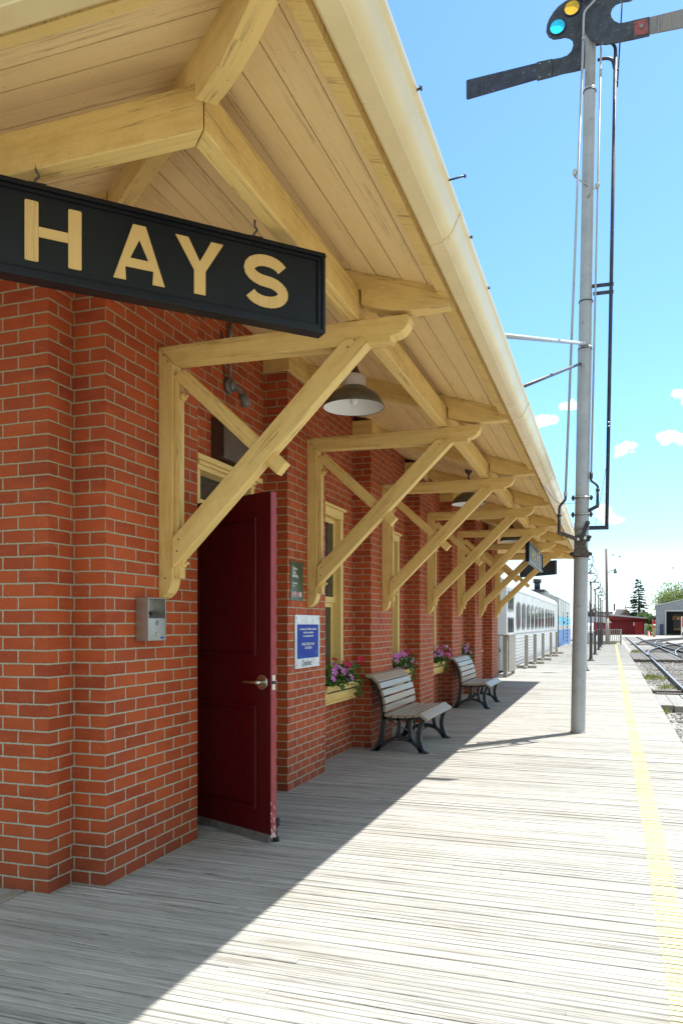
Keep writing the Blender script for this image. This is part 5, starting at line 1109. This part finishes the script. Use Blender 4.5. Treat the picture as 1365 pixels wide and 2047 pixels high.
# trackside objects
zc2 = 110.
t = thing('pump_post', 'tan trackside post with a round red head left of the grey shed', 'post', (*at(1306, zc2), GZ))
k = MB(); box_at(k, 1304.5, 1310, GZ, 1.1, zc2, .5); box_at(k, 1303, 1305.5, .8, 2.2, zc2 + .1, .25); obj('post', k, plain('tan_paint', (.42, .30, .16), (.3, .2, .1), rough=.6), t, .03)
k = MB(); q = V((*at(1306.8, zc2 - .2), 1.75)); k.cyl(q, q - n_ * .15, .27, n=20); k.cyl(q + V((.05, 0, -.6)), q + V((.05, 0, -.6)) - n_ * .1, .16, n=14); obj('round_head', k, plain('red_sign_paint', (.45, .02, .03), rough=.4), t)
k = MB(); q = V((*at(1306, zc2), 2.2)); k.cyl(q, q + V((0, 0, .5)), .1, .06, n=10); obj('cap', k, IRON, t)
t = thing('traffic_cone', 'small orange traffic cone beside the rails near the grey shed', 'cone', (*at(1297, 118), GZ)); x_, y_ = at(1297, 118)
k = MB(); k.lathe((x_, y_, GZ), [(.0, 0), (.26, 0), (.26, .05), (.18, .06), (.03, .85), (0, .86)], 14); obj('cone', k, plain('orange_plastic', (.75, .16, .03), rough=.5), t)
k = MB(); k.lathe((x_, y_, GZ), [(.128, .32), (.085, .56)], 14); obj('band', k, WHITE, t)
t = thing('grey_cabinet', 'grey metal utility cabinet at the right end of the red shed', 'cabinet', (*at(1291, 128), GZ))
k = MB(); box_at(k, 1287.6, 1295, GZ, 1.55, 128, .8); obj('body', k, plain('pale_grey_cabinet', (.36, .38, .38), rough=.5), t, .03)
for p0 in (1289, 1292.2): k = MB(); box_at(k, p0, p0 + 2.4, GZ + .15, 1.4, 127.95, .05); obj('door', k, GREYP, t)
t = thing('warning_sign', 'tall white and red sign board on a post by the shed opening', 'sign', (*at(1364, 95), GZ))
k = MB(); box_at(k, 1361.2, 1370, .5, 2.4, 95, .06); obj('panel', k, WHITE, t)
k = MB(); box_at(k, 1363.4, 1368.8, 1.15, 2.3, 94.95, .04); obj('red_panel', k, plain('red_sign_ink', (.5, .02, .03), rough=.4), t)
k = MB(); q = V((*at(1365, 95.1), GZ)); k.cyl(q, q + V((0, 0, .85)), .04, n=8); obj('post', k, GREYP, t)
k = MB(); q = V((*at(1362, 96), GZ)); k.cyl(q, q + V((0, 0, 1.1)), .05, n=8); obj('post', k, WHITE, t)

# ------------------------------------------------------------------ trees
SPRUCE = island('spruce_needles', (.018, .05, .035), (.045, .09, .05), .8); BARK = wood('tree_bark', (.12, .10, .08), (.08, .065, .05), (.03, .02, .015), .6)
SPRING = island('pale_spring_leaves', (.14, .22, .035), (.26, .34, .09), .7, .35); BUSHG = island('bush_leaves', (.05, .12, .03), (.14, .24, .05), .7, .2)
def spruce(px, zc_, ztop, w, label, seed, nl=19):
    r = random.Random(seed); x, y = at(px, zc_)
    t = thing('spruce_tree', label, 'tree', (x, y, GZ))
    k = MB(); k.tube([(x, y, GZ), (x + .1, y, ztop * .5), (x, y, ztop)], [.28, .16, .03], 8); obj('trunk', k, BARK, t)
    k = MB(); z0 = .6
    for i in range(nl):
        f = i / (nl - 1); z = z0 + (ztop - .3 - z0) * f; R_ = w * (1 - f) ** .85 * (.9 if i else .8) + .15
        for j in range(max(5, int(14 * (1 - f) + 6))):
            if r.random() < .06: continue
            a = r.uniform(0, 6.283); L_ = R_ * r.uniform(.6, 1.25); d = V((math.cos(a), math.sin(a), 0)); s_ = V((-d.y, d.x, 0)); zj = z + r.uniform(-.22, .22); up_ = r.uniform(-.05, .25)
            for m in range(int(8 + L_ * 6)):
                q = r.uniform(.12, 1); p_ = V((x, y, zj)) + d * L_ * q + V((0, 0, (up_ * q * q - .28 * q) * L_ * .6)); ln = r.uniform(.35, .75) * (1.1 - .4 * q); e = (d * r.uniform(.2, 1) + s_ * r.uniform(-.9, .9)).normalized() * ln; dn = V((0, 0, -r.uniform(.08, .3)))
                k.add([p_, p_ + e * .5 + dn * .2 + s_ * .16, p_ + e + dn * .6, p_ + e * .5 + dn], [(0, 1, 2, 3)])
    obj('crown', k, SPRUCE, t, weld=False)
spruce(1276, 150, 10.5, 3.3, 'dark spruce tree standing alone behind the red shed', 3)
def leafy(px, zc_, zb, ztop, w, mat, label, seed, nb=70, per=38, ls=.26, name='leafy_tree'):
    r = random.Random(seed); x, y = at(px, zc_); t = thing(name, label, 'tree', (x, y, GZ)); base = V((x, y, GZ)); k = MB(); tips = []
    k.tube([base, base + V((.1, 0, (zb - GZ) * .7)), base + V((0, .1, zb + .6))], [.32, .24, .18], 8)
    cz = (zb + ztop) / 2; hz_ = (ztop - zb) / 2
    for i in range(nb):
        a = r.uniform(0, 6.283); e = math.asin(r.uniform(-.55, 1)); q = r.uniform(.55, 1.05)
        tip = V((x + w * q * math.cos(a) * math.cos(e), y + w * q * math.sin(a) * math.cos(e), cz + hz_ * q * math.sin(e))); s0 = base + V((0, 0, zb - GZ + r.uniform(-.2, 1.2)))
        mid = s0.lerp(tip, .5) + V((r.uniform(-.3, .3), r.uniform(-.3, .3), .3)); k.tube(smooth_path([s0, mid, tip], 3), [.09, .08, .07, .05, .035, .025, .012], 5); tips += [(mid, .5), (tip, 1), (mid.lerp(tip, .5), .8)]
    obj('trunk', k, BARK, t)
    if mat:
        k = MB()
        for p_, s_ in tips:
            for j in range(int(per * r.uniform(.2, 1.0))):
                c = p_ + V((r.gauss(0, .5), r.gauss(0, .5), r.gauss(0, .42))) * (w / 4.2); a = V((r.uniform(-1, 1), r.uniform(-1, 1), r.uniform(-1, 1))).normalized(); b = a.orthogonal().normalized(); l = ls * r.uniform(.5, 1.2)
                k.add([c, c + a * l + b * l * .4, c + a * l * 1.8, c + a * l - b * l * .4], [(0, 1, 2, 3)])
        obj('crown', k, mat, t, weld=False)
    return t
leafy(1352, 165, 3.0, 10.8, 5.2, SPRING, 'pale green spring tree with thin foliage behind the grey shed', 11, 110, 40, .24)
leafy(1290, 145, .8, 3.6, 1.9, BUSHG, 'dense green bush at the foot of the spruce', 12, 40, 40, .25, 'bush')
leafy(1299, 122, -.1, 1.4, .8, SPRING, 'bright green bush beside the grey cabinet', 13, 22, 30, .14, 'bush')
leafy(1180, 210, 2.0, 10.0, 4.2, None, 'bare leafless tree behind the lamp posts', 14, 60)
# birds
def bird(px, py, zc_, rz, label):
    x, y = at(px, zc_); z = zat(py, zc_)
    k = MB(); k.ell((x, y, z), .16, .06, .055, 8, 6); k.ell((x + .17, y, z + .03), .05, .04, .04, 6, 4)
    for s_ in (1, -1): k.prism([(x + .08, y + s_ * .04, z + .02), (x - .02, y + s_ * .35, z + .14), (x - .12, y + s_ * .42, z + .12), (x - .08, y + s_ * .04, z + .02)], (0, 0, .008))
    k.prism([(x - .14, y - .02, z), (x - .27, y - .05, z + .01), (x - .27, y + .05, z + .01), (x - .14, y + .02, z)], (0, 0, .008))
    o = obj('bird', k, IRON); tag(o, label, 'bird', 'birds in the sky'); o.rotation_euler = (0, 0, rz)
bird(1225, 1110, 110, .4, 'tiny dark bird flying just right of the utility pole top'); bird(1239, 1113.5, 110, -.3, 'tiny dark bird to the right of another bird by the pole'); bird(1345, 1136, 110, .2, 'tiny dark bird flying alone above the spring tree')
